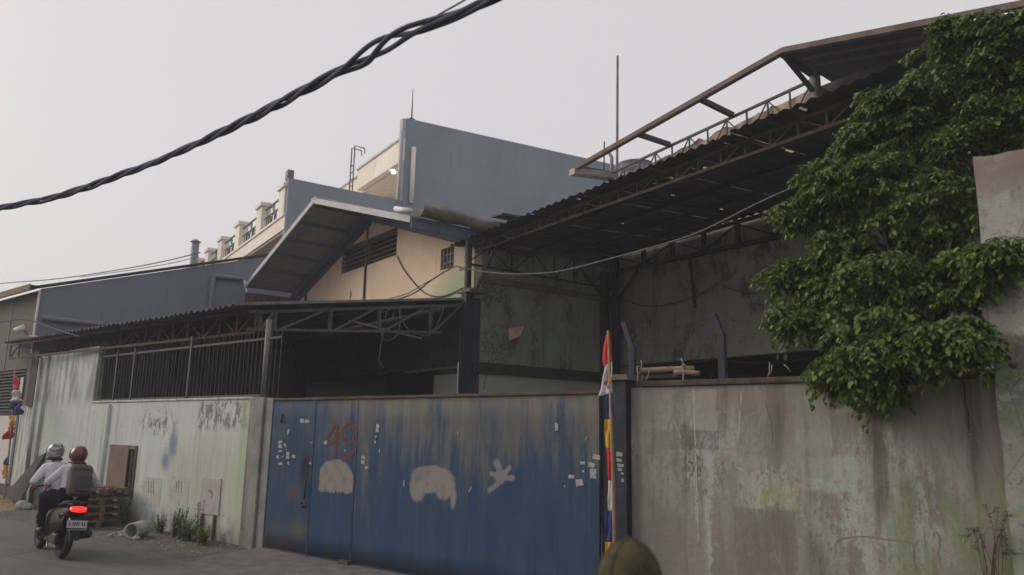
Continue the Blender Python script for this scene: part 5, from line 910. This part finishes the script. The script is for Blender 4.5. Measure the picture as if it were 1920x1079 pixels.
def hand(w_, d, side, curl, mt='skin'):       # palm + five bent fingers
    w_ = Vector(w_); d = Vector(d).normalized(); s_ = Vector(side).normalized(); cu_ = Vector(curl).normalized(); out = []
    for k in (-1, 0, 1): out.append((tuple(w_+s_*.018*k), tuple(w_+d*.075+s_*.026*k), .016, .014, mt))
    for k, L in zip((-1.5, -.5, .5, 1.5), (.062, .075, .07, .055)):
        b = w_+d*.08+s_*.019*k; m_ = b+d*L*.5+cu_*L*.25; e = m_+d*L*.12+cu_*L*.45; out += [(tuple(b), tuple(m_), .010, .009, mt), (tuple(m_), tuple(e), .009, .008, mt)]
    b = w_+d*.025-s_*.03; out += [(tuple(b), tuple(b+d*.035-s_*.025+cu_*.015), .011, .010, mt), (tuple(b+d*.035-s_*.025+cu_*.015), tuple(b+d*.06-s_*.02+cu_*.04), .010, .008, mt)]
    return out
def rider(hip, neck, head, hands, feet, knees, elbows, mats_):
    hx, nk, hdv = Vector(hip), Vector(neck), Vector(head); sh_, tr_, sk_, so_ = mats_; C = []
    f = (nk-hx).normalized()
    for s_ in (-1, 1):
        y_ = Vector((0, s_, 0))
        C += [(hx+y_*.07, hx.lerp(nk, .4)+y_*.075, .125, .115, sh_), (hx.lerp(nk, .4)+y_*.075, hx.lerp(nk, .8)+y_*.085, .115, .12, sh_), (hx.lerp(nk, .85)+y_*.05, hx.lerp(nk, .86)+y_*.155, .085, .075, sh_)]
        C += [(hx+y_*.09-Vector((0, 0, .03)), hx+y_*.1, .13, .12, tr_)]
        shd = hx.lerp(nk, .86)+y_*.17; el = Vector(elbows[0 if s_ > 0 else 1]); ha = Vector(hands[0 if s_ > 0 else 1])
        C += [(shd, el, .066, .055, sh_), (el, el.lerp(ha, .88), .054, .042, sh_), (el.lerp(ha, .8), ha, .030, .026, sk_)]
        dd = (ha-el).normalized(); C += hand(ha, dd, (0, 1, 0) if s_ > 0 else (0, -1, 0), (0, 0, -1), sk_)
        kn = Vector(knees[0 if s_ > 0 else 1]); ft = Vector(feet[0 if s_ > 0 else 1])
        C += [(hx+y_*.09, kn, .098, .072, tr_), (kn, ft+Vector((-.0, 0, .06)), .068, .048, tr_), (ft+Vector((-.04, 0, .0)), ft+Vector((.14, 0, -.015)), .042, .038, so_)]
    C += [(hx, nk-f*.08, .12, .10, sh_), (nk-f*.05, hdv-Vector((.02, 0, .07)), .058, .055, sk_), (nk-f*.045, nk, .075, .066, sh_)]
    C += [(hdv+Vector((-.01, 0, .03)), hdv+Vector((.02, 0, .02)), .092, .09, sk_), (hdv+Vector((.04, 0, -.05)), hdv+Vector((.06, 0, -.075)), .06, .045, sk_), (hdv+Vector((.105, 0, 0)), hdv+Vector((.12, 0, -.025)), .012, .014, sk_)]
    C += [(hdv+Vector((0, .088, -.0)), hdv+Vector((0, .09, -.03)), .014, .011, sk_), (hdv+Vector((0, -.088, -.0)), hdv+Vector((0, -.09, -.03)), .014, .011, sk_)]
    return [(tuple(a), tuple(b), r1, r2, m_) for a, b, r1, r2, m_ in C]
mt = ('shirt', 'trousers', 'skin', 'shoe')
drv = body('person', 'front rider in white shirt and silver helmet leaning over the handlebar', BK, rider((.50, .03, .86), (.76, .13, 1.30), (.84, .17, 1.46), [(.90, .35, .95), (.90, -.33, .95)], [(.92, .13, .38), (.92, -.13, .38)], [(.95, .17, .80), (.95, -.17, .80)], [(.64, .42, 1.03), (.66, -.27, 1.03)], mt), group='riders on the scooter')
psg = body('person', 'rear rider in white shirt with backpack and maroon helmet', BK, rider((.12, -.02, .90), (.26, -.03, 1.30), (.33, -.03, 1.44), [(.56, .24, .97), (.54, -.24, .97)], [(.42, .24, .36), (.42, -.24, .36)], [(.52, .26, .80), (.52, -.28, .80)], [(.27, .31, 1.05), (.27, -.35, 1.05)], mt), group='riders on the scooter')
def helmet(par, c, mat, lab, neckroll):
    c = Vector(c); mb = MB(); N, K = 28, 18
    for i in range(K+1):
        ph = -math.pi*.32+(math.pi*.82)*i/K
        for k in range(N): t = 2*math.pi*k/N; mb.v.append((c.x-.01+.142*math.cos(ph)*math.cos(t), c.y+.122*math.cos(ph)*math.sin(t), c.z+.03+.135*math.sin(ph)))
    for i in range(K):
        for k in range(N):
            t = 2*math.pi*(k+.5)/N; ph = -math.pi*.32+(math.pi*.82)*(i+.5)/K
            if math.cos(t) > .35 and ph < .42: continue
            a = i*N+k; b = i*N+(k+1) % N; mb.f.append((a, b, b+N, a+N))
    o = mb.build('helmet', mat, par, smooth=True); o['label'] = lab; so4 = o.modifiers.new('t', 'SOLIDIFY'); so4.thickness = .02; so4.offset = -1
    MB().grid(lambda u, v: (c.x-.01+.15*math.cos(-.45*0+(.42-1.0*v))*math.cos(-1.15+2.3*u), c.y+.13*math.cos(.42-1.0*v)*math.sin(-1.15+2.3*u), c.z+.03+.14*math.sin(.42-1.0*v)), 16, 8).build('visor', 'visor', o, smooth=True)
    MB().tube([(c.x-.01+.115*math.cos(t), c.y+.10*math.sin(t), c.z-.085) for t in [1.1+(2*math.pi-2.2)*j/20 for j in range(21)]], .022, 8).build('neck_roll', neckroll, o, smooth=True)
    MB().tube([(c.x+.0, c.y+.118*math.sin(1.6+.01*j)*(1-.002*j), c.z+.03-.0*j) for j in range(3)], .012, 6).build('visor_pivot', 'steel', o)
helmet(drv, (.84, .17, 1.46), 'h_silver', 'silver helmet with dark pattern', 'black'); helmet(psg, (.33, -.03, 1.44), 'h_maroon', 'glossy maroon helmet', 'bikered')
for (nk, par, m_) in (((.76, .13, 1.30), drv, 'strap'),):
    for s_ in (-1, 1): tube('bag_strap', m_, par, smoothpath([(nk[0]-.12, nk[1]+s_*.09, nk[2]-.11), (nk[0]-.03, nk[1]+s_*.10, nk[2]+.015), (nk[0]+.08, nk[1]+s_*.10, nk[2]-.10)], 5), .018, 6)
bg_ = thing('backpack', 'dark grey brown school backpack on the rear rider', 'backpack', BK @ Matrix.Translation((.0, -.03, .98)) @ Matrix.Rotation(rad(17), 4, 'Y'))
def rbox(cx, cy, cz_, hx, hy, hz, e=.35):
    def f(u, v):
        a = 2*math.pi*u; b = math.pi*(v-.5); sg = lambda x: math.copysign(abs(x)**e, x); return (cx+hx*sg(math.cos(b))*sg(math.cos(a)), cy+hy*sg(math.cos(b))*sg(math.sin(a)), cz_+hz*sg(math.sin(b)))
    return MB().grid(f, 32, 20)
rbox(-.03, 0, .12, .10, .155, .225).build('main_bag', 'bag', bg_, smooth=True); rbox(-.135, -.02, .05, .035, .11, .12).build('front_pocket', 'bagdark', bg_, smooth=True); MB().tube(smoothpath([(-.13, .14, .25), (-.14, 0, .275), (-.13, -.14, .25)], 4), .006, 5).build('zip', 'bagdark', bg_); tube('haul_loop', 'bagdark', bg_, smoothpath([(.05, .03, .34), (.04, .0, .38), (.05, -.03, .34)], 4), .008, 6)
for s_ in (-1, 1): tube('shoulder_strap', 'bag', bg_, smoothpath([(.05, s_*.08, .32), (.12, s_*.095, .405), (.25, s_*.11, .36), (.30, s_*.13, .2)], 5), .024, 8)
# ------------------------------------------------------------------ bystander in front of the camera
pc_ = cP+ray(1180, 1012)*2.15; hz_ = pc_.z
FM = Matrix.Translation((pc_.x, pc_.y, 0)) @ Matrix.Rotation(rad(100), 4, 'Z'); h0 = hz_-.135
caps = []
for s_ in (-1, 1):
    caps += [((0, s_*.08, .82), (0, s_*.09, 1.1), .12, .12, 'olive'), ((0, s_*.09, 1.1), (0, s_*.10, h0-.30), .12, .11, 'olive'), ((0, s_*.05, h0-.24), (0, s_*.16, h0-.27), .07, .07, 'olive'), ((0, s_*.18, h0-.28), (-.02, s_*.24, h0-.55), .058, .05, 'olive'), ((-.02, s_*.24, h0-.55), (.08, s_*.25, h0-.78), .048, .036, 'olive'), ((.08, s_*.25, h0-.78), (.09, s_*.25, h0-.81), .03, .026, 'skin')]
    caps += hand((.09, s_*.25, h0-.82), (.15, 0, -1), (1, 0, 0), (0, -s_, 0)); caps += [((0, s_*.09, .8), (.02, s_*.1, .45), .10, .07, 'trousers'), ((.02, s_*.1, .45), (0, s_*.1, .1), .068, .048, 'trousers'), ((-.04, s_*.1, .045), (.16, s_*.11, .04), .045, .04, 'shoe')]
caps += [((0, 0, .84), (0, 0, h0-.28), .12, .11, 'olive'), ((-.01, 0, h0-.22), (0, 0, h0-.08), .058, .055, 'skin'), ((-.01, 0, h0+.03), (.02, 0, h0+.02), .086, .086, 'skin'), ((.05, 0, h0-.05), (.06, 0, h0-.07), .058, .045, 'skin'), ((.1, 0, 0+h0), (.115, 0, h0-.025), .012, .014, 'skin'), ((0, .085, h0), (0, .088, h0-.03), .014, .011, 'skin'), ((0, -.085, h0), (0, -.088, h0-.03), .014, .011, 'skin')]
per = body('person', 'blurred passer-by in an olive brown cap at the bottom edge', FM, caps)
MB().grid(lambda u, v: (.0+(.108-.0*v)*math.cos(math.pi/2*v)*math.cos(2*math.pi*u), .088*math.cos(math.pi/2*v)*math.sin(2*math.pi*u), h0+.01+.125*math.sin(math.pi/2*v)), 28, 10).build('cap', 'capcloth', per, smooth=True)
for k in range(3): t_ = math.pi*k/3; MB().tube([(.110*math.cos(p_)*math.cos(t_), .090*math.cos(p_)*math.sin(t_), h0+.01+.127*math.sin(p_)) for p_ in [math.pi*j/16 for j in range(17)]], .0025, 5).build('cap_seam', 'olive', per)
MB().sphere((0, 0, h0+.137), (.008, .008, .005), 10, 6).build('cap_button', 'olive', per)
